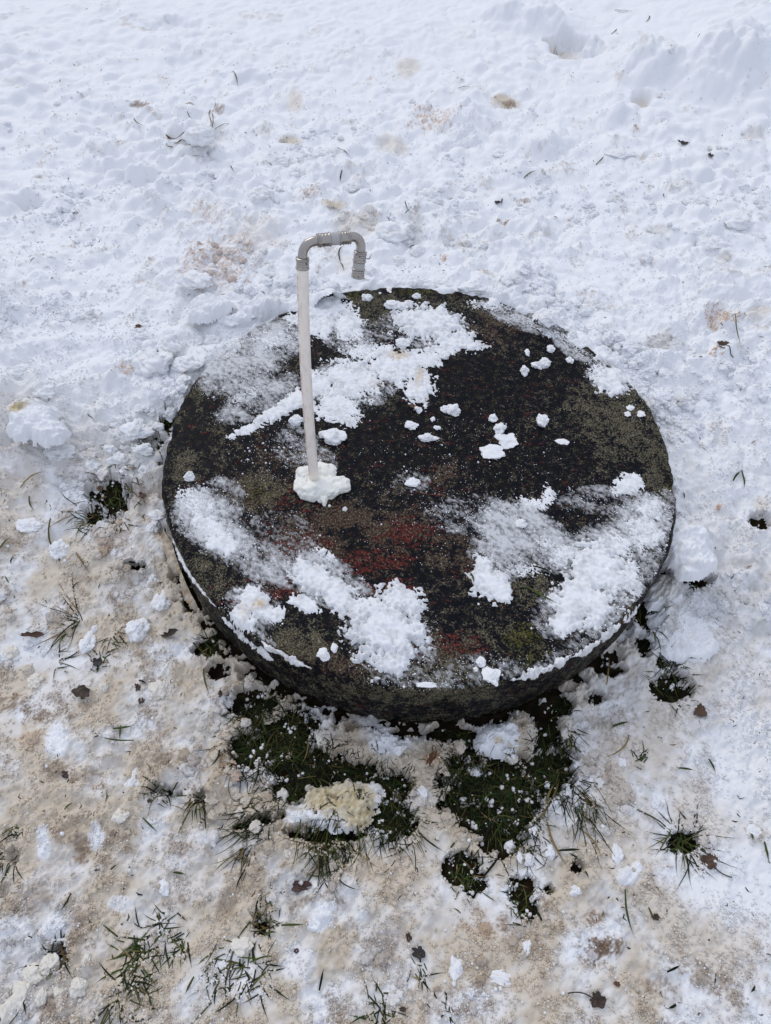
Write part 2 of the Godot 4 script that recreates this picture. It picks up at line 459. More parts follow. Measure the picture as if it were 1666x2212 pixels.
func build_lid() -> void:
	for i in 36 * 36: lbin.append(PackedInt32Array())
	for a in [[LOLIVE,1330,900,140,110,1.0],[LOLIVE,1400,800,60,60,0.8],[LOLIVE,430,820,60,60,1.0],[LOLIVE,405,1000,50,60,0.8],[LOLIVE,560,1060,110,50,0.8],[LOLIVE,820,670,90,45,1.0],[LOLIVE,1000,650,120,30,0.6],
			[LOLIVE,430,1240,70,70,0.8],[LOLIVE,640,1380,120,50,0.85],[LOLIVE,1150,1260,60,60,0.7],[LOLIVE,1060,1350,120,60,0.6],[LOLIVE,900,1510,260,60,0.8],[LOLIVE,1420,1000,40,80,0.9],[LOLIVE,540,780,90,60,0.6],
			[LOLIVE,460,950,80,60,0.5],[LOLIVE,1290,1330,60,60,0.6],[LOLIVE,950,1450,180,40,0.8],
			[LRED,880,1150,110,42,1.0],[LRED,790,1215,130,38,1.0],[LRED,640,1180,110,60,0.75],[LRED,600,1260,90,50,0.75],[LRED,1000,1390,80,40,0.8],[LRED,540,1290,60,40,0.8],[LRED,820,1270,90,40,0.8],
			[LRED,640,1080,90,50,0.65],[LRED,660,1050,60,30,0.6],[LRED,940,1060,40,30,0.6],[LRED,1180,1450,60,30,0.5],[LRED,500,1050,30,20,0.6],[LRED,480,1290,40,40,0.6],[LRED,880,1290,60,50,0.7],[LRED,900,1400,60,60,0.5],
			[LTAN,740,1120,90,50,1.0],[LTAN,830,1170,60,60,1.0],[LTAN,960,1020,40,50,0.8],[LTAN,660,1180,160,80,0.8],[LTAN,640,1400,140,50,0.9],[LTAN,560,1060,110,60,0.8],[LTAN,980,1190,90,80,0.7],[LTAN,960,1400,120,60,0.8],
			[LTAN,600,980,120,60,0.5],[LTAN,880,1120,120,60,0.6],[LTAN,1350,1330,60,60,0.6],[LTAN,760,1440,160,40,0.8],[LTAN,1100,700,120,80,0.45],
			[LMOSS,1125,1375,55,45,1.0],[LMOSS,560,1060,60,40,0.7],[LMOSS,1445,1070,14,40,1.0],[LMOSS,760,640,40,12,0.9],[LMOSS,1160,1420,60,26,0.7],[LMOSS,540,1345,40,14,0.8],[LMOSS,1450,990,14,50,0.6],[LMOSS,900,630,80,10,0.8],[LMOSS,800,1515,120,12,0.7],
			[LBLACK,415,940,60,50,1.0],[LBLACK,830,960,90,80,1.0],[LBLACK,1000,850,140,90,0.7],[LBLACK,1130,1000,160,80,0.6],[LBLACK,790,1180,70,30,1.0],[LBLACK,640,930,80,40,0.7],[LBLACK,1060,1330,80,40,0.8],[LBLACK,920,980,80,60,0.9],
			[LBLACK,760,1160,40,40,0.9],[LBLACK,1180,780,140,60,0.5],[LBLACK,1250,1080,60,40,0.8],[LBLACK,560,850,60,40,0.5],[LBLACK,1000,1110,40,60,0.7]]:
		var c := lp(a[1], a[2])
		var u := lp(a[1] + a[3], a[2]) - c
		var v := lp(a[1], a[2] + a[4]) - c
		var det := u.x * v.z - v.x * u.z
		var ex := Vector2(u.x, v.x).length()
		var ez := Vector2(u.z, v.z).length()
		for bz in range(maxi(int((c.z - ez + 0.9) / 0.05), 0), mini(int((c.z + ez + 0.9) / 0.05), 35) + 1):
			for bx in range(maxi(int((c.x - ex + 0.9) / 0.05), 0), mini(int((c.x + ex + 0.9) / 0.05), 35) + 1):
				lbin[bz * 36 + bx].append(lh.size())
		lh.append([a[0], c.x, c.z, v.z / det, -v.x / det, -u.z / det, u.x / det, a[5]])
	var N := 1400
	var span := 1.7
	var rows := []
	rows.resize(N)
	par(N, func(j: int) -> void:
		var row := PackedByteArray()
		row.resize(N * 3)
		var z := (float(j) + 0.5) / N * span - span * 0.5
		for i in N:
			var x := (float(i) + 0.5) / N * span - span * 0.5
			if x * x + z * z < 0.70:
				var c := lid_color(x, z).linear_to_srgb()
				row[i * 3] = int(clampf(c.r, 0, 1) * 255.0)
				row[i * 3 + 1] = int(clampf(c.g, 0, 1) * 255.0)
				row[i * 3 + 2] = int(clampf(c.b, 0, 1) * 255.0)
		rows[j] = row)
	var data := PackedByteArray()
	for r in rows: data.append_array(r)
	var img := Image.create_from_data(N, N, false, Image.FORMAT_RGB8, data)
	var m := mat(Color.WHITE, 0.45)
	m.albedo_texture = ImageTexture.create_from_image(img)
	m.heightmap_enabled = true
	m.heightmap_texture = m.albedo_texture
	m.heightmap_scale = 0.3
	m.roughness = 0.5
	m.metallic_specular = 0.16
	# rings from the middle over the rounded rim and down the side; UV goes on outward by arc length
	var pr := []
	var r := 0.0
	while r < 0.5879:
		pr.append([r, 0.0, r])
		r += 0.005
	var s := 0.588
	var last := [0.588, 0.0]
	for p in prof:
		s += Vector2(p[0] - last[0], p[1] - last[1]).length()
		pr.append([p[0], p[1], s])
		last = p
	for k in 34:
		var y := -0.05 - 0.007 * (k + 1)
		s += 0.007
		pr.append([0.603 - 0.016 * smoothstep(0.2, 0.9, float(k) / 34.0), y, s])
	var na := 720
	var v := PackedVector3Array()
	var uv := PackedVector2Array()
	var idx := PackedInt32Array()
	for p in pr:
		for i in na:
			var ph := TAU * i / na
			var dir := Vector2(cos(ph), sin(ph))
			var q := dir * float(p[2])
			var rel := lid_relief(q.x, q.y)
			var rim := smoothstep(0.55, 0.6, p[2])
			var out := rim * (0.006 * l_a.get_noise_2d(dir.x * 0.6 + 3.0, dir.y * 0.6) + 0.003 * l_c.get_noise_2d(q.x, q.y) + rel)
			var chip := rim * 0.004 * clampf(l_b.get_noise_2d(q.x * 0.8 + 9.0, q.y * 0.8) * 2.0, 0.0, 1.0) * (1.0 - smoothstep(0.61, 0.66, p[2]))
			v.append(Vector3(dir.x * (p[0] + out - chip), LT + p[1] + rel * (1.0 - rim * 0.7) - chip, dir.y * (p[0] + out - chip)))
			uv.append(q / span + Vector2(0.5, 0.5))
	for j in pr.size() - 1:
		for i in na:
			var a := j * na + i
			var b := j * na + (i + 1) % na
			if j == 0:
				idx.append_array([a, a + na, b + na])
			else:
				idx.append_array([a, a + na, b, b, a + na, b + na])
	var nn := smooth_normals(v, idx)
	if nn[na * 20].y < 0.0:
		print("flip lid")
	tag(put("concrete_lid", amesh(v, nn, idx, PackedColorArray(), uv), m), "big round dark concrete lid with lichen, moss and flecks of red paint", "lid")

# ---------------------------------------------------------------- snow lying on the lid
var s_edge: FastNoiseLite
var s_fine: FastNoiseLite
var s_tiny: FastNoiseLite
var frost := []     # [cx, cz, inverse matrix..., density]

func blob(a: Array) -> Array:   # [x, y, rx, ry, angle, value] in pixels -> on the lid
	var ang := deg_to_rad(a[4])
	var c := lp(a[0], a[1])
	var u := lp(a[0] + a[2] * cos(ang), a[1] + a[2] * sin(ang)) - c
	var v := lp(a[0] - a[3] * sin(ang), a[1] + a[3] * cos(ang)) - c
	var det := u.x * v.z - v.x * u.z
	return [c.x, c.z, v.z / det, -v.x / det, -u.z / det, u.x / det, a[5], Vector2(u.x, v.x).length(), Vector2(u.z, v.z).length()]

func patch(label: String, list: Array, stains := []) -> void:
	var bl := []
	var lo := Vector2(9, 9)
	var hi := Vector2(-9, -9)
	for a in list:
		var b := blob(a)
		bl.append(b)
		lo = lo.min(Vector2(b[0] - b[7] * 1.3, b[1] - b[8] * 1.3))
		hi = hi.max(Vector2(b[0] + b[7] * 1.3, b[1] + b[8] * 1.3))
	var sl := []
	for a in stains: sl.append(blob(a))
	var st := 0.0026
	var nx := int((hi.x - lo.x) / st) + 2
	var nz := int((hi.y - lo.y) / st) + 2
	var rows := []
	rows.resize(nz)
	par(nz, func(j: int) -> void:
		var row := PackedFloat32Array()
		row.resize(nx)
		var z := lo.y + st * j
		for i in nx:
			var x := lo.x + st * i
			var e := 0.45 * s_edge.get_noise_2d(x, z) + 0.4 * s_fine.get_noise_2d(x, z)
			var t := s_tiny.get_noise_2d(x, z)
			var h := -0.01
			for b in bl:
				var dx: float = x - b[0]
				var dz: float = z - b[1]
				var u: float = b[2] * dx + b[3] * dz
				var v: float = b[4] * dx + b[5] * dz
				var q := 1.0 - sqrt(u * u + v * v) + e
				if q > -0.3:
					h = maxf(h, b[6] * 0.001 * (1.0 - (1.0 - clampf(q * 1.5, -1.0, 1.0)) ** 2))
			if h > -0.002:
				var thin := clampf(1.0 - h / 0.0065, 0.0, 1.0)
				h += (0.0007 + 0.0026 * thin) * t + (0.0012 + 0.0020 * thin) * s_fine.get_noise_2d(x * 1.7 + 3.0, z * 1.7) + 0.0032 * (1.0 - thin) * s_edge.get_noise_2d(x * 1.5, z * 1.5 + 2.0) - 0.0006 - 0.0013 * thin
			row[i] = h
		rows[j] = row)
	var v := PackedVector3Array()
	var c := PackedColorArray()
	var idx := PackedInt32Array()
	var id := {}
	for j in nz - 1:
		for i in nx - 1:
			var hmax := maxf(maxf(rows[j][i], rows[j][i + 1]), maxf(rows[j + 1][i], rows[j + 1][i + 1]))
			if hmax < 0.0004: continue
			var k := []
			var ok := true
			for d in [[0, 0], [1, 0], [1, 1], [0, 1]]:
				var key: int = (j + d[1]) * nx + i + d[0]
				if not id.has(key):
					var x: float = lo.x + st * (i + d[0])
					var z: float = lo.y + st * (j + d[1])
					var r := sqrt(x * x + z * z)
					id[key] = v.size()
					v.append(Vector3(x, lid_y(r) + lid_relief(x, z) + maxf(rows[j + d[1]][i + d[0]], -0.003), z))
					var cc := SNOW_C.lerp(Color(0.60, 0.61, 0.62), clampf(0.15 + 1.1 * s_edge.get_noise_2d(x + 5.0, z) + 0.9 * s_fine.get_noise_2d(x + 5.0, z), 0.0, 0.75))
					for b in sl:
						var dx: float = x - b[0]
						var dz: float = z - b[1]
						var u: float = b[2] * dx + b[3] * dz
						var w: float = b[4] * dx + b[5] * dz
						cc = cc.lerp(Color(0.55, 0.40, 0.23), b[6] * clampf((1.0 - u * u - w * w) + 0.9 * s_fine.get_noise_2d(x, z) - 0.2, 0.0, 1.0))
					c.append(cc)
				var q: int = id[key]
				if Vector2(v[q].x, v[q].z).length() > 0.604: ok = false
				k.append(q)
			if ok: idx.append_array([k[0], k[1], k[2], k[0], k[2], k[3]])
	if idx.is_empty(): return
	tag(put("snow_patch", amesh(v, smooth_normals(v, idx), idx, c), snow_mat), label, "snow patch")

func ground_slab(label: String, list: Array, stains := [], rag := 0.5) -> void:
	# a broken-off piece of the snow crust lying on the ground: [x, y, rx, ry, angle, thickness mm]
	var bl := []
	var lo := Vector2(9, 9)
	var hi := Vector2(-9, -9)
	var mid := sp(list[0][0], list[0][1])
	var mk := func(a: Array) -> Array:
		var ang := deg_to_rad(a[4])
		var c := on_height(a[0], a[1], mid.y + 0.01)
		var u := on_height(a[0] + a[2] * cos(ang), a[1] + a[2] * sin(ang), mid.y + 0.01) - c
		var v := on_height(a[0] - a[3] * sin(ang), a[1] + a[3] * cos(ang), mid.y + 0.01) - c
		var det := u.x * v.z - v.x * u.z
		return [c.x, c.z, v.z / det, -v.x / det, -u.z / det, u.x / det, a[5], Vector2(u.x, v.x).length(), Vector2(u.z, v.z).length()]
	for a in list:
		var b: Array = mk.call(a)
		bl.append(b)
		lo = lo.min(Vector2(b[0] - b[7] * 1.4, b[1] - b[8] * 1.4))
		hi = hi.max(Vector2(b[0] + b[7] * 1.4, b[1] + b[8] * 1.4))
	var sl := []
	for a in stains: sl.append(mk.call(a))
	var st := clampf((hi.x - lo.x) / 110.0, 0.0022, 0.006)
	var nx := int((hi.x - lo.x) / st) + 2
	var nz := int((hi.y - lo.y) / st) + 2
	var v := PackedVector3Array()
	var c := PackedColorArray()
	var idx := PackedInt32Array()
	var hs := PackedFloat32Array()
	for j in nz:
		for i in nx:
			var x := lo.x + st * i
			var z := lo.y + st * j
			var e := rag * (0.6 * s_edge.get_noise_2d(x, z) + (0.4 if rag > 0.9 else 0.12) * s_fine.get_noise_2d(x, z))
			var h := -0.02
			for b in bl:
				var dx: float = x - b[0]
				var dz: float = z - b[1]
				var u: float = b[2] * dx + b[3] * dz
				var w: float = b[4] * dx + b[5] * dz
				var q := 1.0 - sqrt(u * u + w * w) + e
				h = maxf(h, b[6] * 0.001 * (1.0 - (1.0 - clampf(q * ((2.6 if rag > 0.9 else 1.8) if mid.z > -0.8 else 1.2), -0.6, 1.0)) ** 2) * (0.85 + 0.5 * s_edge.get_noise_2d(x * 0.7 + 4.0, z * 0.7)))
			h += 0.0035 * s_fine.get_noise_2d(x + 2.0, z) + 0.002 * s_tiny.get_noise_2d(x, z) - 0.004 * (c_mid.get_noise_2d(x, z) + 0.5)
			hs.append(h)
			v.append(Vector3(x, lerpf(mid.y, clampf(surf(x, z), mid.y - 0.012, mid.y + 0.02), 0.5) + h - 0.004, z))
			var cc := SNOW_C
			for b in sl:
				var dx: float = x - b[0]
				var dz: float = z - b[1]
				var u: float = b[2] * dx + b[3] * dz
				var w: float = b[4] * dx + b[5] * dz
				cc = cc.lerp(Color(0.47, 0.38, 0.21).lerp(Color(0.68, 0.60, 0.44), clampf(0.5 + 1.5 * s_fine.get_noise_2d(x, z), 0, 1)), b[6] * clampf((1.0 - u * u - w * w) * 1.4 + 0.9 * s_fine.get_noise_2d(x, z) + 0.4 * s_edge.get_noise_2d(x, z), 0.0, 1.0))
			c.append(cc)
	for j in nz - 1:
		for i in nx - 1:
			var k := j * nx + i
			if maxf(maxf(hs[k], hs[k + 1]), maxf(hs[k + nx], hs[k + nx + 1])) < -0.006: continue
			idx.append_array([k, k + 1, k + nx, k + 1, k + nx + 1, k + nx])
	tag(put("snow_slab", amesh(v, smooth_normals(v, idx), idx, c), snow_mat), label, "snow slab")

func rim_strip(label: String, p0: Vector2, p1: Vector2, s0: float, s1: float, wd: float, thick: float) -> void:
	# snow clinging to the rounded rim: from one pixel to the other along the edge
	var a := lp(p0.x, p0.y)
	var b := lp(p1.x, p1.y)
	var f0 := atan2(a.z, a.x)
	var f1 := atan2(b.z, b.x)
	var v := PackedVector3Array()
	var c := PackedColorArray()
	var idx := PackedInt32Array()
	var n := int(absf(f1 - f0) * 0.6 / 0.003)
	var w := 14
	for i in n + 1:
		var t := float(i) / n
		var ph := lerpf(f0, f1, t)
		var dir := Vector3(cos(ph), 0, sin(ph))
		var taper := clampf(minf(t, 1.0 - t) * 5.0, 0.0, 1.0)
		taper = sqrt(taper)
		var wob := s_edge.get_noise_2d(dir.x * 0.6, dir.z * 0.6)
		for k in w + 1:
			var q := float(k) / w * 2.0 - 1.0
			var s := lerpf(s0, s1, t) + q * wd * (taper * (0.55 + 1.5 * wob + 0.9 * s_fine.get_noise_2d(dir.x * 0.6 + q * 0.01, dir.z * 0.6)) + 0.02) + 0.008 * wob
			# profile point at arc length s below the edge
			var rr := 0.588
			var yy := 0.0
			if s < 0.0:
				rr += s
			else:
				var left := s
				var done := false
				for m in range(1, prof.size()):
					var seg := Vector2(prof[m][0] - prof[m - 1][0], prof[m][1] - prof[m - 1][1])
					if left <= seg.length():
						rr = prof[m - 1][0] + seg.x * left / seg.length()
						yy = prof[m - 1][1] + seg.y * left / seg.length()
						done = true
						break
					left -= seg.length()
				if not done:
					rr = 0.603
					yy = -0.05 - left
			var slope := clampf(s / 0.05, 0.0, 1.0)
			var nrm := (Vector3.UP * (1.0 - slope) + dir * slope).normalized()
			var pos := dir * rr + Vector3(0, LT + yy, 0)
			var h := thick * (1.0 - q * q) * taper * (0.3 + 1.6 * s_fine.get_noise_2d(pos.x * 1.3, pos.z * 1.3 + pos.y)) + 0.0026 - 0.006 * absf(q) ** 3 + 0.0012 * s_tiny.get_noise_2d(pos.x, pos.z + pos.y * 2.0)
			v.append(pos + nrm * h)
			c.append(SNOW_C.lerp(GREY_C, clampf(0.2 + s_fine.get_noise_2d(pos.x, pos.z), 0.0, 0.5)))
	for i in n:
		for k in w:
			var q := i * (w + 1) + k
			if f1 > f0: idx.append_array([q, q + w + 1, q + 1, q + 1, q + w + 1, q + w + 2])
			else: idx.append_array([q, q + 1, q + w + 1, q + 1, q + w + 2, q + w + 1])
	tag(put("snow_strip", amesh(v, smooth_normals(v, idx), idx, c), snow_mat), label, "snow strip")

func build_lid_snow() -> void:
	patch("broad thin snow dusting on the lid behind the pipe's foot, reaching the rim", [[590,730,60,26,-10,2.6],[500,750,46,20,-30,2.0],[540,850,50,14,-25,1.8]])
	patch("snow behind the pipe spilling over the lid's rim", [[700,668,70,34,5,8.0],[750,700,45,36,30,5.0],[690,700,40,40,0,4.0],[640,690,30,16,0,4.0]])
	patch("clumpy diagonal ridge of snow on the lid beside the pipe, towards the rim", [[610,885,75,17,-28,6.0],[540,925,50,12,-22,4.0],[650,860,45,22,-20,6.0]])
	patch("wide snow patch with tan stains on the middle of the lid", [[760,820,75,52,5,5.5],[850,790,80,42,0,7.0],[730,880,60,42,10,4.5],[905,835,36,46,20,6.0],[800,760,70,24,5,3.0],[920,775,40,26,0,5.0],[690,830,40,40,0,4.0]],
		[[862,768,30,18,0,0.75],[907,815,14,36,10,0.6],[820,830,40,14,0,0.25]])
	patch("thick fresh snow patch on the lid near its far rim", [[930,700,78,40,5,11.0],[985,735,62,24,8,7.0],[880,690,36,24,0,7.0],[1020,742,32,12,5,3.0],[960,755,40,14,0,4.0]])
	patch("small snow patch at the lid's rim beside clean level snow", [[1320,822,42,34,25,7.0],[1290,800,22,18,0,3.0]])
	patch("icy grey dusting along the lid's far rim", [[1130,690,70,12,20,1.4],[1230,745,60,14,38,1.4],[1060,660,60,12,5,2.0],[1190,720,30,12,20,2.5]])
	patch("thin crusty snow on the lid's black part, full of holes", [[1150,1090,40,18,10,2.8],[1185,1070,18,28,0,2.8],[1190,1175,46,16,20,2.2],[1140,1230,56,16,0,2.0],[1060,1110,30,14,20,1.8]])
	patch("snow clump with a scalloped edge on the lid beside mossy lichen", [[1062,1262,46,42,10,8.0],[1040,1230,28,40,20,4.0],[1085,1285,26,22,0,6.0]])
	patch("large thick snow patch on the lid's rim over the grey slush", [[1290,1230,70,70,20,9.0],[1260,1300,72,62,0,10.0],[1390,1150,50,48,10,3.4],[1405,1100,34,34,0,3.4],[1330,1180,50,40,0,3.4],[1225,1345,46,32,0,6.0],[1350,1250,40,50,-20,3.0],[1215,1200,36,30,0,3.0]])
	patch("frosted snow tongue on the lid under the thick rim patch", [[1360,1045,36,28,0,5.0],[1330,1060,20,14,0,2.0]])
	patch("thick bright snow mound on the lid's near part", [[835,1360,86,82,0,18.0],[865,1300,56,42,20,11.0],[800,1320,56,40,0,9.0],[850,1430,46,32,0,10.0],[890,1310,26,40,-25,6.0]])
	patch("long swept streak of snow running to the bright mound", [[690,1255,90,34,28,8.5],[740,1300,56,30,20,7.0],[660,1305,42,20,20,5.0],[700,1200,50,14,32,2.2]])
	patch("swept snow by the lid's rim, opposite the swept streak's end", [[455,1140,66,28,32,4.5],[430,1090,44,28,10,3.0],[480,1175,44,24,25,5.0],[420,1065,34,16,0,2.2],[395,1080,18,34,0,2.2]])
	patch("snow clump with a tan stain above the lid's chipped rim", [[545,1300,42,36,20,7.0],[525,1335,32,24,30,5.0],[590,1325,30,20,0,4.0]], [[560,1308,22,16,0,0.9],[530,1320,20,30,0,0.35]])
	rim_strip("long snow strip clinging below the lid's edge by the tan crust", Vector2(470, 1320), Vector2(566, 1430), 0.04, 0.055, 0.02, 0.007)
	rim_strip("thin snow strip on the lid's edge above the matted grass", Vector2(560, 1385), Vector2(668, 1450), 0.014, 0.018, 0.010, 0.006)
	rim_strip("thin snow line on the lid's edge by the dark leaf", Vector2(372, 1150), Vector2(470, 1300), 0.028, 0.02, 0.006, 0.004)
	rim_strip("ragged snow strip on the lid's edge below the moss", Vector2(1235, 1410), Vector2(1105, 1475), 0.012, 0.016, 0.018, 0.006)
	rim_strip("snow strip along the lid's edge under the thick rim patch", Vector2(1385, 1290), Vector2(1225, 1425), 0.022, 0.016, 0.016, 0.006)
	for a in [[1440,1105,30,60,0,0.3],[1390,1130,80,80,0,0.55],[440,1110,80,70,20,0.55],[520,790,110,75,-15,0.55],[590,735,90,55,-10,0.5],[560,860,110,45,-25,0.4],[760,830,110,70,0,0.3],[750,720,80,50,20,0.35],[1110,1140,110,70,12,0.6],[1190,1180,90,60,20,0.5],[1080,1200,80,60,20,0.5],
			[1330,1210,120,110,0,0.4],[1280,1310,110,80,0,0.4],[1200,1330,60,60,0,0.3],[840,1370,115,100,0,0.22],[700,1250,130,60,28,0.5],[470,1150,110,60,32,0.5],[570,1215,110,50,25,0.45],[550,1310,75,55,20,0.35],
			[1130,690,120,26,20,0.4],[1230,745,70,24,38,0.4],[1320,810,70,50,25,0.3],[640,960,60,60,0,0.22],[910,710,130,60,0,0.2],[890,1040,50,30,0,0.18],[1010,1110,120,60,0,0.16],[480,1080,60,60,0,0.3],[690,1000,50,40,0,0.2],
			[600,980,140,80,0,0.08],[1300,1080,120,40,0,0.2],[940,1470,160,26,0,0.2],[860,1400,110,110,0,0.15],[1050,1440,120,40,0,0.15],[1390,880,60,40,0,0.06],[620,1150,120,60,20,0.12],[1230,1440,120,60,-30,0.25],[530,1370,120,40,38,0.2],[1000,1050,300,200,0,0.035]]:
		frost.append(blob(a))

func crumb_mesh(sd: int) -> ArrayMesh:
	var r := RandomNumberGenerator.new()
	r.seed = sd
	var v := PackedVector3Array()
	var g := (1.0 + sqrt(5.0)) / 2.0
	for p in [[-1, g, 0], [1, g, 0], [-1, -g, 0], [1, -g, 0], [0, -1, g], [0, 1, g], [0, -1, -g], [0, 1, -g], [g, 0, -1], [g, 0, 1], [-g, 0, -1], [-g, 0, 1]]:
		v.append(Vector3(p[0], p[1], p[2]).normalized() * r.randf_range(0.65, 1.15))
	var idx := PackedInt32Array([0,5,11,0,1,5,0,7,1,0,10,7,0,11,10,1,9,5,5,4,11,11,2,10,10,6,7,7,8,1,3,4,9,3,2,4,3,6,2,3,8,6,3,9,8,4,5,9,2,11,4,6,10,2,8,7,6,9,1,8])
	for i in range(0, idx.size(), 3):
		var q := idx[i]
		idx[i] = idx[i + 1]
		idx[i + 1] = q
	return amesh(v, smooth_normals(v, idx), idx)

func scatter(called: String, label: String, list: Array, cols: PackedColorArray, m: Material, sd: int, mesh: ArrayMesh = null) -> void:
	var mm := MultiMesh.new()
	mm.transform_format = MultiMesh.TRANSFORM_3D
	mm.use_colors = true
	mm.mesh = mesh if mesh else crumb_mesh(sd)
	mm.instance_count = list.size()
	for i in list.size():
		mm.set_instance_transform(i, list[i])
		mm.set_instance_color(i, cols[i])
	var o := MultiMeshInstance3D.new()
	o.multimesh = mm
	o.material_override = m
	o.name = numbered(called)
	add_child(o)
	tag(o, label, "snow", "", "stuff")
	print(called, " ", list.size())

func rand_basis(r: RandomNumberGenerator, s: float) -> Basis:
	return Basis.from_euler(Vector3(r.randf() * TAU, r.randf() * TAU, r.randf() * TAU)).scaled(Vector3(s, s, s))

func build_film() -> void:
	# a film of frost and melted snow, thin enough to let the concrete show through; swept in one direction
	var st := 0.003
	var nx := int(1.2 / st)
	var rows := []
	rows.resize(nx + 1)
	par(nx + 1, func(j: int) -> void:
		var row := PackedFloat32Array()
		row.resize(nx + 1)
		var z := -0.6 + st * j
		for i in nx + 1:
			var x := -0.6 + st * i
			if x * x + z * z > 0.355: continue
			var d := 0.0
			for b in frost:
				var dx: float = x - b[0]
				var dz: float = z - b[1]
				var u: float = b[2] * dx + b[3] * dz
				var v: float = b[4] * dx + b[5] * dz
				var q := 1.0 - u * u - v * v
				if q > 0.0: d = maxf(d, b[6] * minf(q * 1.6, 1.0))
			if d < 0.1: continue
			var su := x * 0.83 + z * 0.56
			var sv := -x * 0.56 + z * 0.83
			var n := 0.6 * s_edge.get_noise_2d(su * 0.5, sv * 1.1) + 0.35 * s_fine.get_noise_2d(su * 0.5, sv * 1.1) + 0.55 * s_fine.get_noise_2d(x + 3.0, z) + 0.35 * s_tiny.get_noise_2d(x, z)
			row[i] = clampf((d * 1.35 + n * 0.9 - 0.16) * 1.05, 0.0, 0.9)
		rows[j] = row)
	var v := PackedVector3Array()
	var c := PackedColorArray()
	var idx := PackedInt32Array()
	var id := {}
	for j in nx:
		for i in nx:
			if maxf(maxf(rows[j][i], rows[j][i + 1]), maxf(rows[j + 1][i], rows[j + 1][i + 1])) < 0.02: continue
			var k := []
			for d in [[0, 0], [1, 0], [1, 1], [0, 1]]:
				var key: int = (j + d[1]) * (nx + 1) + i + d[0]
				if not id.has(key):
					var x: float = -0.6 + st * (i + d[0])
					var z: float = -0.6 + st * (j + d[1])
					var al: float = rows[j + d[1]][i + d[0]]
					id[key] = v.size()
					v.append(Vector3(x, lid_y(sqrt(x * x + z * z)) + lid_relief(x, z) + 0.0007 + 0.0012 * al + 0.0006 * s_tiny.get_noise_2d(x, z), z))
					c.append(Color(0.66, 0.67, 0.69, al))
				k.append(id[key])
			idx.append_array([k[0], k[1], k[2], k[0], k[2], k[3]])
	var m := mat(Color.WHITE, 0.5, 0.0, true)
	m.transparency = BaseMaterial3D.TRANSPARENCY_ALPHA
	m.metallic_specular = 0.3
	tag(put("frost", amesh(v, smooth_normals(v, idx), idx, c), m), "thin swept film of frost and melting snow on the concrete lid", "frost", "", "stuff")

func build_frost(m: Material) -> void:
	var r := RandomNumberGenerator.new()
	r.seed = 77
	var list := []
	var cols := PackedColorArray()
	for b in frost:
		var area: float = absf(1.0 / (b[2] * b[5] - b[3] * b[4])) * PI
		var n := int(area * b[6] * 170000.0)
		for i in n:
			var ang := r.randf() * TAU
			var q := sqrt(r.randf())
			var u := cos(ang) * q
			var w := sin(ang) * q
			var det: float = b[2] * b[5] - b[3] * b[4]
			var x: float = b[0] + (b[5] * u - b[3] * w) / det
			var z: float = b[1] + (-b[4] * u + b[2] * w) / det
			var keep := (1.0 - q * q) * 1.1 + 1.1 * s_edge.get_noise_2d(x * 1.3, z * 1.3) + 0.9 * s_fine.get_noise_2d(x, z) - 0.15
			if r.randf() > keep: continue
			var rad := sqrt(x * x + z * z)
			if rad > 0.6: continue
			var s := 0.0004 + 0.0009 * r.randf() + (0.0022 * r.randf() if r.randf() < 0.05 else 0.0)
			list.append(Transform3D(rand_basis(r, s), Vector3(x, lid_y(rad) + lid_relief(x, z) + s * 0.4, z)))
			var k := r.randf_range(0.85, 1.0)
			cols.append(Color(SNOW_C.r * k, SNOW_C.g * k, SNOW_C.b * k))
	scatter("frost_grains", "fine snow grains dusted over the black concrete lid", list, cols, m, 3)

func build_clods(m: Material) -> void:
	var r := RandomNumberGenerator.new()
	r.seed = 123
	for kind in 2:
		var list := []
		var cols := PackedColorArray()
		for i in 40000:
			var z := r.randf_range(-2.6, 1.1)
			var x := r.randf_range(-1.0, 1.0) * lerpf(0.75, 1.7, clampf((1.1 - z) / 3.7, 0, 1)) - 0.07
			var rr := sqrt(x * x + z * z)
			if rr < 0.63: continue
			var bank := smoothstep(0.95, 0.65, rr) * smoothstep(0.25, -0.2, z + 0.25 * x)
			var den := 0.9 * n_lump.get_noise_2d(x + 2.0, z) + 0.5 * n_mid.get_noise_2d(x, z) - 0.22 + 0.35 * bank - 0.6 * smoothstep(-1.2, -2.2, z)
			if r.randf() > den: continue
			var s := 0.003 + 0.010 * pow(r.randf(), 2.2) * (1.0 + 0.6 * bank)
			var c := snow(x, z)
			var sh := soil_h(x, z)
			if c.a < sh: continue
			var b := Basis.from_euler(Vector3(r.randfn() * 0.3, r.randf() * TAU, r.randfn() * 0.3)).scaled(Vector3(s, s * r.randf_range(0.5, 0.9), s * r.randf_range(0.7, 1.2)))
			list.append(Transform3D(b, Vector3(x, c.a - s * 0.05, z)))
			var k := r.randf_range(0.95, 1.0) / 0.84
			cols.append(Color(minf(c.r * k, 1.0), minf(c.g * k, 1.0), minf(c.b * k, 1.0)))
		scatter("snow_clods", "small broken clods of snow strewn over the churned snow" if kind == 0 else "angular crumbs of broken crust strewn over the churned snow", list, cols, m, 8, chunk_mesh(900 + kind, 0.2 + 0.6 * kind))

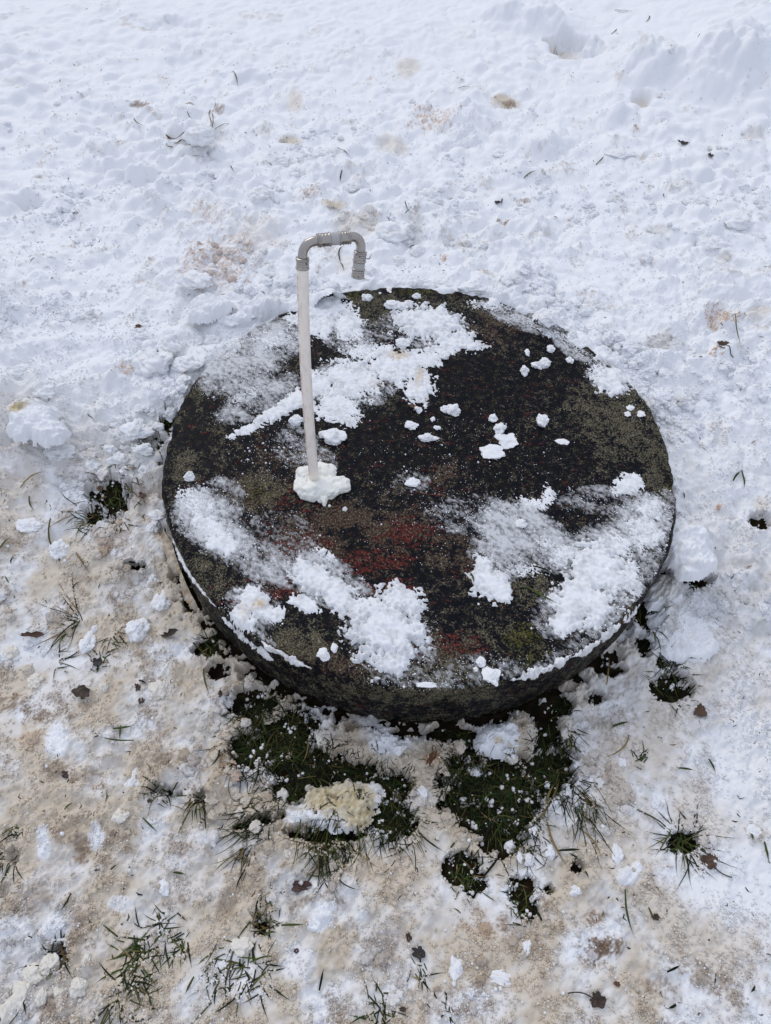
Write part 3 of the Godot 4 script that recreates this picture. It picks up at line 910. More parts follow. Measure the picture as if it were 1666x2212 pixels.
func build_crumbs(m: Material) -> void:
	var r := RandomNumberGenerator.new()
	r.seed = 99
	var list := []
	var cols := PackedColorArray()
	for i in 260000:
		var z := 1.15 - 3.2 * pow(r.randf(), 1.5)
		var x := r.randf_range(-1.0, 1.0) * lerpf(0.75, 1.5, clampf((1.1 - z) / 3.2, 0, 1)) - 0.07
		if x * x + z * z < 0.37: continue
		var den := 0.35 + 0.9 * n_mid.get_noise_2d(x, z) + 0.7 * n_fine.get_noise_2d(x, z)
		if z < -0.5: den *= 0.35 * smoothstep(-2.2, -0.8, z)
		if r.randf() > den: continue
		var c := snow(x, z)
		var sh := soil_h(x, z)
		var s := 0.0011 + 0.0017 * r.randf() + (0.0035 * pow(r.randf(), 2.0) if r.randf() < 0.05 else 0.0)
		var on_soil := c.a < sh
		if on_soil: s = 0.0012 + 0.0045 * pow(r.randf(), 2.5)
		if on_soil and r.randf() > 0.01 + 2.8 * (n_fine.get_noise_2d(x * 0.8 + 2.0, z * 0.8) - 0.12): continue
		var k := r.randf_range(0.92, 1.04)
		var cc := Color(c.r * k, c.g * k, c.b * k)
		var pick := r.randf()
		if on_soil or pick < 0.06: cc = SNOW_C.lerp(Color(0.6, 0.57, 0.5), r.randf() * 0.6)
		elif z > 0.2 and pick < 0.1: cc = cc.lerp([Color(0.33, 0.25, 0.17), Color(0.38, 0.38, 0.37), Color(0.25, 0.16, 0.10)][r.randi() % 3], r.randf() * 0.5)
		list.append(Transform3D(rand_basis(r, s), Vector3(x, maxf(c.a, sh) + s * 0.35, z)))
		cols.append(cc)
	scatter("snow_crumbs", "loose icy crumbs strewn over the trampled snow", list, cols, m, 8)

# ---------------------------------------------------------------- loose snow chunks
func chunk_mesh(sd: int, angular: float) -> ArrayMesh:
	var r := RandomNumberGenerator.new()
	r.seed = sd
	var n1 := noise(0.9, 3, FastNoiseLite.TYPE_SIMPLEX_SMOOTH, sd)
	var n2 := noise(5.0, 3, FastNoiseLite.TYPE_SIMPLEX_SMOOTH, sd + 50)
	var cell := noise(2.2, 1, FastNoiseLite.TYPE_CELLULAR, sd + 9)
	var planes := []
	for i in 9: planes.append([Vector3(r.randf_range(-1, 1), r.randf_range(-1, 1), r.randf_range(-1, 1)).normalized(), r.randf_range(0.55, 0.85)])
	var v := PackedVector3Array()
	var idx := PackedInt32Array()
	var nu := 48
	var nv := 28
	for j in nv + 1:
		for i in nu:
			var th := PI * j / nv
			var ph := TAU * i / nu
			var d := Vector3(sin(th) * cos(ph), cos(th), sin(th) * sin(ph))
			var rad := 1.0
			for p in planes:
				var k := d.dot(p[0])
				if k > 0.05: rad = minf(rad, lerpf(1.0, p[1] / k, angular))
			rad *= 1.0 + 0.42 * n1.get_noise_3dv(d) + 0.16 * n2.get_noise_3dv(d * 0.6) + 0.10 * n2.get_noise_3dv(d * 1.9) - (1.0 - 0.6 * angular) * 0.3 * (cell.get_noise_3dv(d) + 0.5)
			var p3 := d * rad
			p3.y = maxf(p3.y, -0.45)
			v.append(p3)
	for j in nv:
		for i in nu:
			var a := j * nu + i
			var b := j * nu + (i + 1) % nu
			idx.append_array([a, a + nu, b, b, a + nu, b + nu])
	var c := PackedColorArray()
	for p in v:
		c.append(SNOW_C.lerp(Color(0.68, 0.60, 0.48), clampf(n1.get_noise_3dv(p * 1.7 + Vector3(9, 0, 0)) * 1.4 - 0.25, 0.0, 0.5)))
	return amesh(v, smooth_normals(v, idx), idx, c)

func size_word(px: float) -> String:
	return "tiny " if px < 9.0 else ("small " if px < 15.0 else ("middling " if px < 24.0 else "big "))

func build_chunks() -> void:
	var kinds := []
	for k in 6: kinds.append(chunk_mesh(100 + k, 0.15))
	for k in 6: kinds.append(chunk_mesh(200 + k, 0.9))
	var r := RandomNumberGenerator.new()
	r.seed = 5
	var cream: StandardMaterial3D = snow_mat.duplicate()
	cream.albedo_color = Color(0.97, 0.945, 0.895)
	# [x, y, half width, half depth, height / width, angular]
	var by_lid := [[331,778,38,26,0.7,0],[365,742,26,22,0.8,0],[430,735,11,10,0.8,0],[459,731,15,12,0.8,0],[405,782,30,18,0.7,0],[398,820,14,14,0.8,0],[423,600,30,18,0.6,0],
		[500,690,26,14,0.7,0],[1151,660,16,14,0.8,1],[1181,688,16,12,0.8,0],[842,500,32,24,0.7,0],[800,585,18,12,0.8,0],[1020,620,26,12,0.7,0],[950,610,20,10,0.7,0],[330,745,18,14,0.8,0],[380,850,12,10,0.8,0]]
	var far := [[565,415,22,16,0.6,0],[425,328,26,14,0.6,1],[432,288,26,18,0.7,0],[640,370,16,12,0.7,0],[600,345,22,12,0.6,0],[930,420,24,16,0.6,0],[1010,400,20,12,0.5,0],[1500,430,22,12,0.5,0],
		[1530,520,34,18,0.5,0],[1590,470,30,18,0.5,0],[760,400,18,12,0.6,0],[700,330,20,12,0.6,0],[1080,330,16,10,0.6,0],[1340,330,26,10,0.5,0],[860,560,12,10,0.8,0],[905,540,14,10,0.8,0]]
	var left := [[295,923,27,24,0.55,1],[307,967,25,11,0.7,1],[258,988,20,15,0.8,1],[203,994,14,18,0.8,1],[267,1015,8,8,0.9,1],[238,968,12,8,0.8,0],[130,971,28,16,0.6,0],[100,838,24,16,0.6,0],[45,795,28,14,0.6,0],[262,932,7,6,0.9,0],
		[298,1354,21,18,0.7,0],[191,1384,14,17,0.8,0],[205,1357,6,6,0.9,0],[331,1134,13,12,0.8,0],[331,1251,12,14,0.8,0],[247,1191,7,7,0.8,0],[127,1182,19,16,0.6,0],[350,1294,20,18,0.5,0],[340,1110,16,10,0.5,0],[60,1130,24,12,0.4,0]]
	var near := [[1103,1829,12,10,0.8,1],[1143,1856,10,9,0.8,0],[1153,1794,8,10,0.8,1],[1243,1921,12,9,0.8,1],[1333,1839,10,22,0.6,0],[1138,2044,9,12,0.5,1],[1080,2109,26,11,0.5,1],[988,2079,15,24,0.5,1],[1188,1834,9,22,0.6,0],
		[1183,1694,6,6,0.9,0],[915,1711,12,12,0.8,1],[1028,1664,14,12,0.8,1],[1105,1634,10,9,0.8,1],[1628,1794,14,10,0.6,1],[1343,1639,8,16,0.6,0],[859,1612,16,14,0.8,1],[693,1592,10,12,0.8,0],[108,2078,15,14,0.8,0],[45,2143,14,22,0.7,0],[165,2128,16,12,0.7,0],
		[185,2073,7,13,0.8,0],[478,1863,8,12,0.7,0],[620,1835,10,10,0.6,0],[353,1915,11,12,0.5,1],[284,1686,18,22,0.6,1],[342,1484,18,17,0.5,0],[225,1482,8,7,0.8,0],[77,1468,15,13,0.6,0],[23,1407,12,11,0.8,0],[260,1760,14,10,0.6,0],[520,2040,20,12,0.4,0],
		[70,2100,18,12,0.7,0],[20,2180,16,16,0.8,0],[130,2140,10,10,0.8,0],[90,2150,8,10,0.8,0],[1040,1640,7,7,0.8,1],[1060,1735,8,8,0.8,1],[1000,1730,7,6,0.8,0],[1080,1752,6,6,0.8,0],[960,1680,9,10,0.8,1],[1123,1850,6,8,0.8,0]]
	for set0 in [[by_lid, "snow chunk pushed up against the lid's far rim", "snow chunks along the lid's far rim"], [far, "snow chunk in the churned snow well beyond the lid", "snow chunks beyond the lid"],
			[left, "snow chunk beside the grass tufts next to the lid", "snow chunks beside the lid's grass tufts"], [near, "snow chunk on the dirty slush before the lid", "snow chunks on the dirty slush"]]:
		for a in set0[0]:
			var p := sp(a[0], a[1] + a[3] * 0.3)
			var dep := cam_pos.distance_to(p)
			var w: float = a[2] / F * dep * 1.05
			var dd: float = minf(a[3] / F * dep * 1.25, w * 1.5)
			var o := put("snow_chunk", kinds[(6 if a[5] == 1 else 0) + r.randi() % 6], snow_mat)
			var hh: float = maxf(minf(w, dd) * a[4] * 1.05, 0.003)
			o.position = p - Vector3(0, hh * 0.08, 0)
			o.basis = Basis(Vector3.UP, 0.0) * Basis.from_scale(Vector3(w, hh, dd)) * Basis(Vector3.UP, r.randf() * TAU)
			if set0[0] == near and a[5] == 0 and a[0] < 700: o.material_override = cream
			tag(o, size_word(a[2]) + ("angular " if a[5] == 1 else "rounded ") + ("long " if a[2] > a[3] * 1.7 else "") + set0[1], "snow chunk", set0[2])
	# big slabs that stand apart
	ground_slab("broad flat white snow slab lying by the lid's rim", [[1490,1345,60,30,25,14],[1475,1375,50,34,20,12],[1520,1385,36,30,0,12],[1440,1330,30,20,0,10]])
	ground_slab("white snow slab with a tan mark against the lid's near side", [[1080,1588,46,32,-20,20],[1095,1610,30,20,0,16],[1060,1600,26,22,0,14]], [[1078,1598,16,8,0,0.8]])
	ground_slab("greyish broken snow block against the lid's rim", [[1440,1262,30,30,20,24],[1425,1285,20,22,0,18],[1462,1280,20,16,0,16]], [[1440,1268,40,30,0,0.35]])
	ground_slab("large rounded snow heap beside the lid's rim", [[1490,1170,54,48,10,38],[1515,1200,40,34,0,30],[1465,1140,36,34,0,26],[1500,1225,28,16,0,16]], [], 0.35)
	ground_slab("yellow-brown snow slab lying on the bared grass", [[715,1745,54,34,10,12],[765,1742,42,36,-20,11],[688,1722,32,24,0,10],[796,1718,26,24,0,9],[742,1702,40,18,-10,9],[668,1756,18,24,0,10],[806,1700,16,14,0,8]], [[740,1720,100,48,0,1.0],[780,1755,50,40,0,1.0],[690,1722,40,34,0,1.0]], 1.0)
	ground_slab("long flat snow plate leaning at the lid's far edge", [[885,606,52,15,0,22],[850,614,26,10,0,16],[925,612,20,9,0,14]])
	ground_slab("white flaky snow plate on the slush before the lid", [[1362,1888,28,24,-30,14],[1380,1872,18,16,0,12]])
	ground_slab("thin white snow patch on the slush near flattened grass", [[695,1970,26,22,-40,9],[680,1995,20,16,0,9],[715,1955,16,14,0,7]])
	ground_slab("long low snow clod pushed against the lid's far rim", [[455,655,46,15,-12,30],[430,668,24,12,0,20]])
	ground_slab("broad snow clod behind the pipe at the lid's rim", [[560,660,52,17,-8,32],[600,655,26,12,0,24],[520,680,26,12,0,22]])
	ground_slab("thick wedge of snow hanging over the lid's far rim", [[1100,645,46,22,20,40],[1130,668,26,16,30,26],[1060,632,26,12,0,24]])
	ground_slab("large flat clod with a tan stain in the clean snow", [[66,895,56,36,0,32],[95,920,40,26,0,24],[40,910,30,24,0,24]], [[40,878,30,16,-25,1.0]])
	ground_slab("pale clod among tan snow beyond the pipe", [[998,280,34,18,0,26],[1018,295,24,12,0,20],[980,300,24,10,0,18]])
	# bits on the lid
	for a in [[723,940,26,17,0.6,1],[700,940,10,8,0.8,1],[1132,801,11,9,0.8,1],[1160,789,14,8,0.7,1],[1178,784,11,10,0.8,0],[1171,909,12,12,0.9,0],[978,885,18,12,0.7,1],[962,884,10,7,0.8,0],[925,946,20,9,0.7,1],[1066,904,10,8,0.7,1],[1078,925,14,13,0.7,1],
			[1097,948,28,16,0.22,1],[1062,972,28,16,0.2,1],[890,1042,17,10,0.3,1],[900,1038,7,5,0.6,1],[700,1413,15,12,0.6,1],[722,1398,7,8,0.8,0],[1040,1429,10,9,0.7,0],[1060,1456,20,17,0.4,1],[1028,1446,5,4,0.8,0],[409,1029,11,10,0.9,1],[1190,753,8,8,0.8,0],[1139,760,5,8,0.8,0],
			[1231,776,7,9,0.8,1],[886,917,16,9,0.4,1],[935,905,5,6,0.7,1],[945,923,8,4,0.5,0],[1215,952,13,8,0.2,1],[1362,880,8,7,0.3,1],[1384,892,8,8,0.3,1],[1357,893,7,6,0.3,1],[920,1478,24,5,0.5,1],[884,655,10,6,0.8,0],[848,658,16,9,0.7,0],[870,662,13,8,0.7,0],[795,645,12,8,0.8,1],
			[900,640,9,5,0.8,0],[905,885,9,7,0.7,1],[1125,1130,12,9,0.6,0],[697,1192,9,8,0.7,1],[640,908,14,10,0.8,0],[745,1100,5,4,0.9,0],[1215,690,10,8,0.8,0],[1235,725,12,9,0.8,1],[870,742,15,10,0.7,0],[960,768,10,8,0.7,0]]:
		var p := lp(a[0], a[1] + a[3] * 0.3)
		var dep := cam_pos.distance_to(p)
		var w: float = a[2] / F * dep
		var dd: float = a[3] / F * dep * 1.3
		var o := put("snow_bit", kinds[(6 if a[5] == 1 else 0) + r.randi() % 6], snow_mat)
		var hh: float = maxf(minf(w, dd) * a[4], 0.0025)
		var rad := Vector2(p.x, p.z).length()
		o.position = Vector3(p.x, lid_y(rad) + lid_relief(p.x, p.z) + hh * 0.36, p.z)
		o.basis = Basis.from_scale(Vector3(w, hh, dd)) * Basis(Vector3.UP, r.randf() * TAU)
		tag(o, size_word(a[2]) + ("flat " if a[4] < 0.45 else "") + ("angular " if a[5] == 1 else "rounded ") + "bit of snow lying on the dark lid", "snow bit", "snow bits on the lid")

# ---------------------------------------------------------------- pipe
func tube(path: PackedVector3Array, rad: Callable, sides := 40, press := 0.0, closed := false) -> ArrayMesh:
	# rad(t, phi) with t the distance along the path
	var v := PackedVector3Array()
	var idx := PackedInt32Array()
	var n := path.size()
	var d := 0.0
	var side := Vector3.ZERO
	for j in n:
		var tg := (path[mini(j + 1, n - 1)] - path[maxi(j - 1, 0)]).normalized()
		if j > 0: d += path[j].distance_to(path[j - 1])
		if side == Vector3.ZERO:
			side = tg.cross(Vector3(0.3, 0.2, 1)).normalized()
		side = (side - tg * side.dot(tg)).normalized()
		var up := tg.cross(side)
		for i in sides:
			var ph := TAU * i / sides
			v.append(path[j] + (side * cos(ph) + up * sin(ph)) * rad.call(d, ph))
	for j in n - 1:
		for i in sides:
			var a := j * sides + i
			var b := j * sides + (i + 1) % sides
			idx.append_array([a, a + sides, b, b, a + sides, b + sides])
	if closed:
		for e in [0, n - 1]:
			var c := v.size()
			v.append(path[e])
			for i in sides:
				var a: int = e * sides + i
				var b: int = e * sides + (i + 1) % sides
				idx.append_array([c, b, a] if e == 0 else [c, a, b])
	var nn := smooth_normals(v, idx)
	return amesh(v, nn, idx)

func line(a: Vector3, b: Vector3, n: int) -> PackedVector3Array:
	var p := PackedVector3Array()
	for i in n + 1: p.append(a.lerp(b, float(i) / n))
	return p

func sleeve(a: Vector3, b: Vector3, parent: Node, metal: Material, dark: Material, hole_phi: float, hole_t: float) -> void:
	# a pressed steel sleeve from the elbow's shoulder (a) to its bead over the pipe (b)
	var L := a.distance_to(b)
	var o := put("sleeve", tube(line(a, b, 48), func(t: float, ph: float) -> float:
		var u := t / L
		var r := 0.0120
		r += 0.0007 * exp(-pow((t - 0.0015) / 0.0009, 2.0)) + 0.0009 * exp(-pow((t - 0.005) / 0.0009, 2.0)) - 0.0006 * exp(-pow((t - 0.0033) / 0.0006, 2.0))
		r += 0.0011 * exp(-pow((L - t - 0.0018) / 0.0013, 2.0))
		var mid := smoothstep(0.22, 0.3, u) * smoothstep(0.9, 0.78, u)
		r -= mid * (0.00035 + 0.00035 * cos(6.0 * ph)) + mid * 0.00025 * sin(u * 26.0)
		if t < 0.0006 or L - t < 0.0004: r -= 0.0012
		return r, 64, 0.0, true), metal, parent)
	var ax := (b - a).normalized()
	var side := ax.cross(Vector3(0.3, 0.2, 1)).normalized()
	var up := ax.cross(side)
	var toward := (cam_pos - a).normalized()
	toward = (toward - ax * toward.dot(ax)).normalized()
	var dir := toward.rotated(ax, hole_phi)
	var c := a + ax * L * hole_t + dir * 0.0119
	var hm := SphereMesh.new()
	hm.radius = 0.0013
	hm.height = 0.0008
	hm.radial_segments = 16
	hm.rings = 6
	var h := put("inspection_hole", hm, dark, o)
	h.transform = Transform3D(Basis(dir.cross(ax).normalized(), dir, ax), c)

func build_pipe() -> void:
	var plastic := mat(lin(0.90, 0.83, 0.74), 0.38)
	var grime := noise(0.03, 4, FastNoiseLite.TYPE_SIMPLEX_SMOOTH, 77).get_seamless_image(256, 256)
	for y in 256:
		for x in 256:
			var g := grime.get_pixel(x, y).r
			grime.set_pixel(x, y, Color(1, 1, 1).lerp(Color(0.88, 0.84, 0.77), clampf((g - 0.5) * 2.2, 0.0, 1.0)))
	plastic.albedo_texture = ImageTexture.create_from_image(grime)
	plastic.uv1_triplanar = true
	plastic.uv1_scale = Vector3(9, 3, 9)
	plastic.subsurf_scatter_enabled = true
	plastic.subsurf_scatter_strength = 0.15
	var steel := mat(lin(0.40, 0.37, 0.34), 0.27, 0.9)
	var img := noise(0.02, 4, FastNoiseLite.TYPE_SIMPLEX_SMOOTH, 31).get_seamless_image(256, 256)
	steel.roughness_texture = ImageTexture.create_from_image(img)
	steel.uv1_triplanar = true
	steel.uv1_scale = Vector3(25, 25, 25)
	steel.roughness = 0.62
	steel.heightmap_enabled = true
	steel.heightmap_texture = steel.roughness_texture
	steel.heightmap_scale = 0.004
	var piece := mat(lin(0.42, 0.41, 0.40), 0.4)
	var dark := mat(lin(0.015, 0.015, 0.015), 0.6)
	var red := mat(lin(0.50, 0.16, 0.10), 0.6)
	var root := base("water_pipe", Vector3(-0.2366, 0.2, 0.1319))
	tag(root, "white plastic pipe with red print, bent over at the top by steel elbows", "pipe")
	var hold := Node3D.new()   # world coordinates for the parts
	var off := -root.position
	hold.free()
	var P0 := Vector3(-0.2366, 0.19, 0.1319) + off
	var P1 := Vector3(-0.2509, 0.6833, -0.0038) + off
	var S1 := Vector3(-0.2503, 0.704, -0.0100) + off
	var E1 := Vector3(-0.2500, 0.7068, -0.0110) + off
	var E2 := Vector3(-0.2262, 0.7285, -0.0260) + off
	var S2 := Vector3(-0.2244, 0.7287, -0.0267) + off
	var B1 := Vector3(-0.2006, 0.7275, -0.0349) + off
	var B2 := Vector3(-0.1864, 0.7266, -0.0398) + off
	var S3 := Vector3(-0.1656, 0.7256, -0.0472) + off
	var E3 := Vector3(-0.1632, 0.7254, -0.0480) + off
	var E4 := Vector3(-0.1462, 0.7003, -0.0468) + off
	var S4 := Vector3(-0.1465, 0.6979, -0.0460) + off
	var B3 := Vector3(-0.1488, 0.679, -0.0397) + off
	var B4 := Vector3(-0.1497, 0.6685, -0.0363) + off
	var END := Vector3(-0.1510, 0.6504, -0.0305) + off
	# shaft, bowed a little
	var ctl := (P0 + P1) * 0.5 + Vector3(-0.011, 0, 0)
	var path := PackedVector3Array()
	for i in 61:
		var t := i / 60.0
		path.append(P0.lerp(ctl, t).lerp(ctl.lerp(P1, t), t))
	path.append(P1 + (P1 - path[59]).normalized() * 0.006)
	var shaft := put("shaft", tube(path, func(_t: float, _p: float) -> float: return 0.0113, 48, 0.0, true), plastic, root)
	# red print running down one side
	var font := SystemFont.new()
	font.font_names = PackedStringArray(["Droid Sans"])
	font.font_italic = true
	var at := 0.012
	var words := ["M/1021501", "1500 0 A= 25", "M/1021501", "1500 0 A= 25", "M/1021501", "1500 0 A= 25", "M/1021501"]
	var len_all := P0.distance_to(P1)
	for k in words.size():
		var tm := TextMesh.new()
		tm.text = words[k]
		tm.font = font
		tm.font_size = 32
		tm.pixel_size = 0.0042 / 24.0
		tm.depth = 0.0
		tm.horizontal_alignment = HORIZONTAL_ALIGNMENT_LEFT
		var arr := tm.get_mesh_arrays()
		var vv: PackedVector3Array = arr[Mesh.ARRAY_VERTEX]
		var nv := PackedVector3Array()
		var nn := PackedVector3Array()
		var mx := 0.0
		for p in vv:
			mx = maxf(mx, p.x)
			var s := 1.0 - clampf((at + p.x * 1.7) / len_all, 0.0, 0.97)
			var c := P0.lerp(ctl, s).lerp(ctl.lerp(P1, s), s)
			var tg := (ctl.lerp(P1, s) - P0.lerp(ctl, s)).normalized()
			var toward := (cam_pos + off - c)
			toward = (toward - tg * toward.dot(tg)).normalized()
			var dir := toward.rotated(tg, -0.88 + (p.y - 0.002) / 0.0113)
			nv.append(c + dir * 0.01145)
			nn.append(dir)
		var idx := PackedInt32Array()
		if arr[Mesh.ARRAY_INDEX] != null: idx = arr[Mesh.ARRAY_INDEX]
		if idx.is_empty():
			for i in nv.size(): idx.append(i)
		put("lettering", amesh(nv, nn, idx), red, shaft)
		at += mx * 1.7 + (0.014 if k % 2 == 0 else 0.02)
		if at > len_all - 0.03: break
	# elbows
	for e in [[E1, E2, S1 - P1, B1 - S2, S1, P1, S2, B1], [E3, E4, S3 - B2, B3 - S4, S3, B2, S4, B3]]:
		var a: Vector3 = e[0]
		var b: Vector3 = e[1]
		var da: Vector3 = e[2].normalized()
		var db: Vector3 = e[3].normalized()
		var k := a.distance_to(b) * 0.42
		var ep := PackedVector3Array()
		ep.append(a - da * 0.006)
		for i in 33: ep.append(a.bezier_interpolate(a + da * k, b - db * k, b, i / 32.0))
		ep.append(b + db * 0.006)
		var el := put("elbow", tube(ep, func(_t: float, _p: float) -> float: return 0.0087, 48), steel, root)
		sleeve(e[4], e[5], el, steel, dark, -0.8 if a == E1 else 0.45, 0.38)
		sleeve(e[6], e[7], el, steel, dark, 0.75 if a == E1 else -0.15, 0.36)
	put("pipe_piece", tube(line(B1 + (B1 - B2).normalized() * 0.003, B2 + (B2 - B1).normalized() * 0.003, 4), func(_t: float, _p: float) -> float: return 0.0113, 48), piece, root)
	put("pipe_piece", tube(line(B3, B4 + (B4 - B3).normalized() * 0.003, 4), func(_t: float, _p: float) -> float: return 0.0113, 48), piece, root)
	var tip := put("end_fitting", tube(line(B4, B4.lerp(END, 0.05), 2), func(_t: float, _p: float) -> float: return 0.0112, 48), steel, root)
	sleeve(END, B4, tip, steel, dark, 0.25, 0.3)

# ---------------------------------------------------------------- foam
func nets(f: Callable, lo: Vector3, hi: Vector3, cell: float) -> ArrayMesh:
	var n := Vector3i(((hi - lo) / cell).ceil()) + Vector3i.ONE
	var val := PackedFloat32Array()
	val.resize(n.x * n.y * n.z)
	for z in n.z:
		for y in n.y:
			for x in n.x:
				val[(z * n.y + y) * n.x + x] = f.call(lo + Vector3(x, y, z) * cell)
	var id := {}
	var v := PackedVector3Array()
	var idx := PackedInt32Array()
	var at := func(x: int, y: int, z: int) -> int: return (z * n.y + y) * n.x + x
	for z in n.z - 1:
		for y in n.y - 1:
			for x in n.x - 1:
				var sum := Vector3.ZERO
				var k := 0
				var ins := 0
				for c in 8:
					if val[at.call(x + (c & 1), y + ((c >> 1) & 1), z + (c >> 2))] < 0.0: ins += 1
				if ins == 0 or ins == 8: continue
				for ax in 3:
					for c in 4:
						var p := Vector3i.ZERO
						p[(ax + 1) % 3] = c & 1
						p[(ax + 2) % 3] = c >> 1
						var q := p
						q[ax] = 1
						var a := val[at.call(x + p.x, y + p.y, z + p.z)]
						var b := val[at.call(x + q.x, y + q.y, z + q.z)]
						if (a < 0.0) != (b < 0.0):
							sum += Vector3(p).lerp(Vector3(q), a / (a - b))
							k += 1
				id[at.call(x, y, z)] = v.size()
				v.append(lo + (Vector3(x, y, z) + sum / k) * cell)
	for z in range(1, n.z - 1):
		for y in range(1, n.y - 1):
			for x in range(1, n.x - 1):
				for ax in 3:
					var d := Vector3i.ZERO
					d[ax] = 1
					var a := val[at.call(x, y, z)]
					var b := val[at.call(x + d.x, y + d.y, z + d.z)]
					if (a < 0.0) == (b < 0.0): continue
					var e := Vector3i.ZERO
					var g := Vector3i.ZERO
					e[(ax + 1) % 3] = 1
					g[(ax + 2) % 3] = 1
					var q := [id.get(at.call(x, y, z), -1), id.get(at.call(x - e.x, y - e.y, z - e.z), -1), id.get(at.call(x - e.x - g.x, y - e.y - g.y, z - e.z - g.z), -1), id.get(at.call(x - g.x, y - g.y, z - g.z), -1)]
					if q.min() < 0: continue
					if a < 0.0: idx.append_array([q[0], q[2], q[1], q[0], q[3], q[2]])
					else: idx.append_array([q[0], q[1], q[2], q[0], q[2], q[3]])
	return amesh(v, smooth_normals(v, idx), idx)

func build_foam() -> void:
	var m := mat(lin(0.86, 0.85, 0.79), 0.8)
	m.metallic_specular = 0.3
	var w1 := noise(28.0, 3, FastNoiseLite.TYPE_SIMPLEX_SMOOTH, 4)
	var w2 := noise(55.0, 2, FastNoiseLite.TYPE_CELLULAR, 6)
	var w3 := noise(130.0, 2, FastNoiseLite.TYPE_SIMPLEX_SMOOTH, 7)
	var mk := func(balls: Array, lo: Vector3, hi: Vector3, hollow: bool) -> ArrayMesh:
		return nets(func(p: Vector3) -> float:
			var d := 9.0
			for b in balls:
				var q: Vector3 = (p - b[0]) / b[1]
				var k: float = (q.length() - 1.0) * minf(b[1].x, minf(b[1].y, b[1].z))
				var h := clampf(0.5 + 0.5 * (d - k) / 0.006, 0.0, 1.0)
				d = lerpf(d, k, h) - 0.006 * h * (1.0 - h)
			d += 0.007 * w1.get_noise_3dv(p) + 0.007 * (w2.get_noise_3dv(p * Vector3(1, 1.8, 1)) + 0.45) + 0.0016 * w3.get_noise_3dv(p)
			if hollow:   # a dished top round the pipe
				var e := (p - Vector3(-0.2372, 0.24, 0.1262)).length() - 0.019
				d = maxf(d, -e)
			return maxf(d, LT - 0.004 - p.y), lo, hi, 0.0027)
	var B := []
	for a in [[664,1024,24,20,24],[700,1018,28,19,22],[658,1048,22,19,24],[682,1054,30,20,24],[706,1046,26,16,24],[726,1043,26,16,19],[742,1044,14,14,16],[712,1062,18,14,12],[672,1066,18,14,12],[648,1035,12,15,20],[690,1010,20,16,14]]:
		var c := lp(a[0], a[1] + 8)
		var dep := cam_pos.distance_to(c)
		B.append([c + Vector3(0, a[3] * 0.0004, 0), Vector3(a[2] / F * dep * 0.9, a[3] * 0.0011, a[4] / F * dep * 1.02)])
	var lo := Vector3(9, 9, 9)
	var hi := -lo
	for b in B:
		lo = lo.min(b[0] - b[1] - Vector3.ONE * 0.015)
		hi = hi.max(b[0] + b[1] + Vector3.ONE * 0.015)
	lo.y = LT - 0.01
	tag(put("expanding_foam", mk.call(B, lo, hi, true), m), "creamy white blob of hardened foam round the pipe's foot", "foam")
	var k := 0
	for a in [[[[699,1077,13,9,9],[700,1089,6,5,6]], "small foam lump beside the large foam blob"], [[[713,1092,4,4,3]], "tiny foam crumb next to the small foam lump"]]:
		var C := []
		lo = Vector3(9, 9, 9)
		hi = -lo
		for b in a[0]:
			var c := lp(b[0], b[1] + 3)
			var dep := cam_pos.distance_to(c)
			C.append([c + Vector3(0, b[3] * 0.0004, 0), Vector3(b[2] / F * dep, b[3] * 0.0013, b[4] / F * dep * 1.2)])
			lo = lo.min(C[-1][0] - C[-1][1] - Vector3.ONE * 0.01)
			hi = hi.max(C[-1][0] + C[-1][1] + Vector3.ONE * 0.01)
		lo.y = LT - 0.01
		tag(put("foam_lump", mk.call(C, lo, hi, false), m), a[1], "foam")
		k += 1

# ---------------------------------------------------------------- grass, leaves, roots
var blade_cols := [Color(0.026, 0.042, 0.012), Color(0.045, 0.066, 0.016), Color(0.016, 0.024, 0.010), Color(0.075, 0.075, 0.022), Color(0.012, 0.016, 0.008), Color(0.19, 0.135, 0.055)]

func blade(v: PackedVector3Array, n: PackedVector3Array, c: PackedColorArray, idx: PackedInt32Array, pts: PackedVector3Array, w: float, col: Color) -> void:
	var k0 := v.size()
	var m := pts.size()
	for i in m:
		var t := float(i) / (m - 1)
		var tg := (pts[mini(i + 1, m - 1)] - pts[maxi(i - 1, 0)]).normalized()
		var side := tg.cross(Vector3.UP)
		side = side.normalized() if side.length() > 0.05 else Vector3.RIGHT
		var up := side.cross(tg).normalized()
		var ww := w * (0.65 + 0.35 * sin(t * PI)) * (1.0 - smoothstep(0.55, 1.0, t) * 0.92)
		v.append(pts[i] - side * ww)
		v.append(pts[i] - up * ww * 0.35)
		v.append(pts[i] + side * ww)
		n.append((up - side * 0.4).normalized())
		n.append(up)
		n.append((up + side * 0.4).normalized())
		for q in 3: c.append(col)
	for i in m - 1:
		for q in 2:
			var a := k0 + i * 3 + q
			idx.append_array([a, a + 3, a + 1, a + 1, a + 3, a + 4])

func surf(x: float, z: float) -> float:
	if x * x + z * z < 0.36: return LT + 0.002
	return maxf(snow(x, z).a, soil_h(x, z))

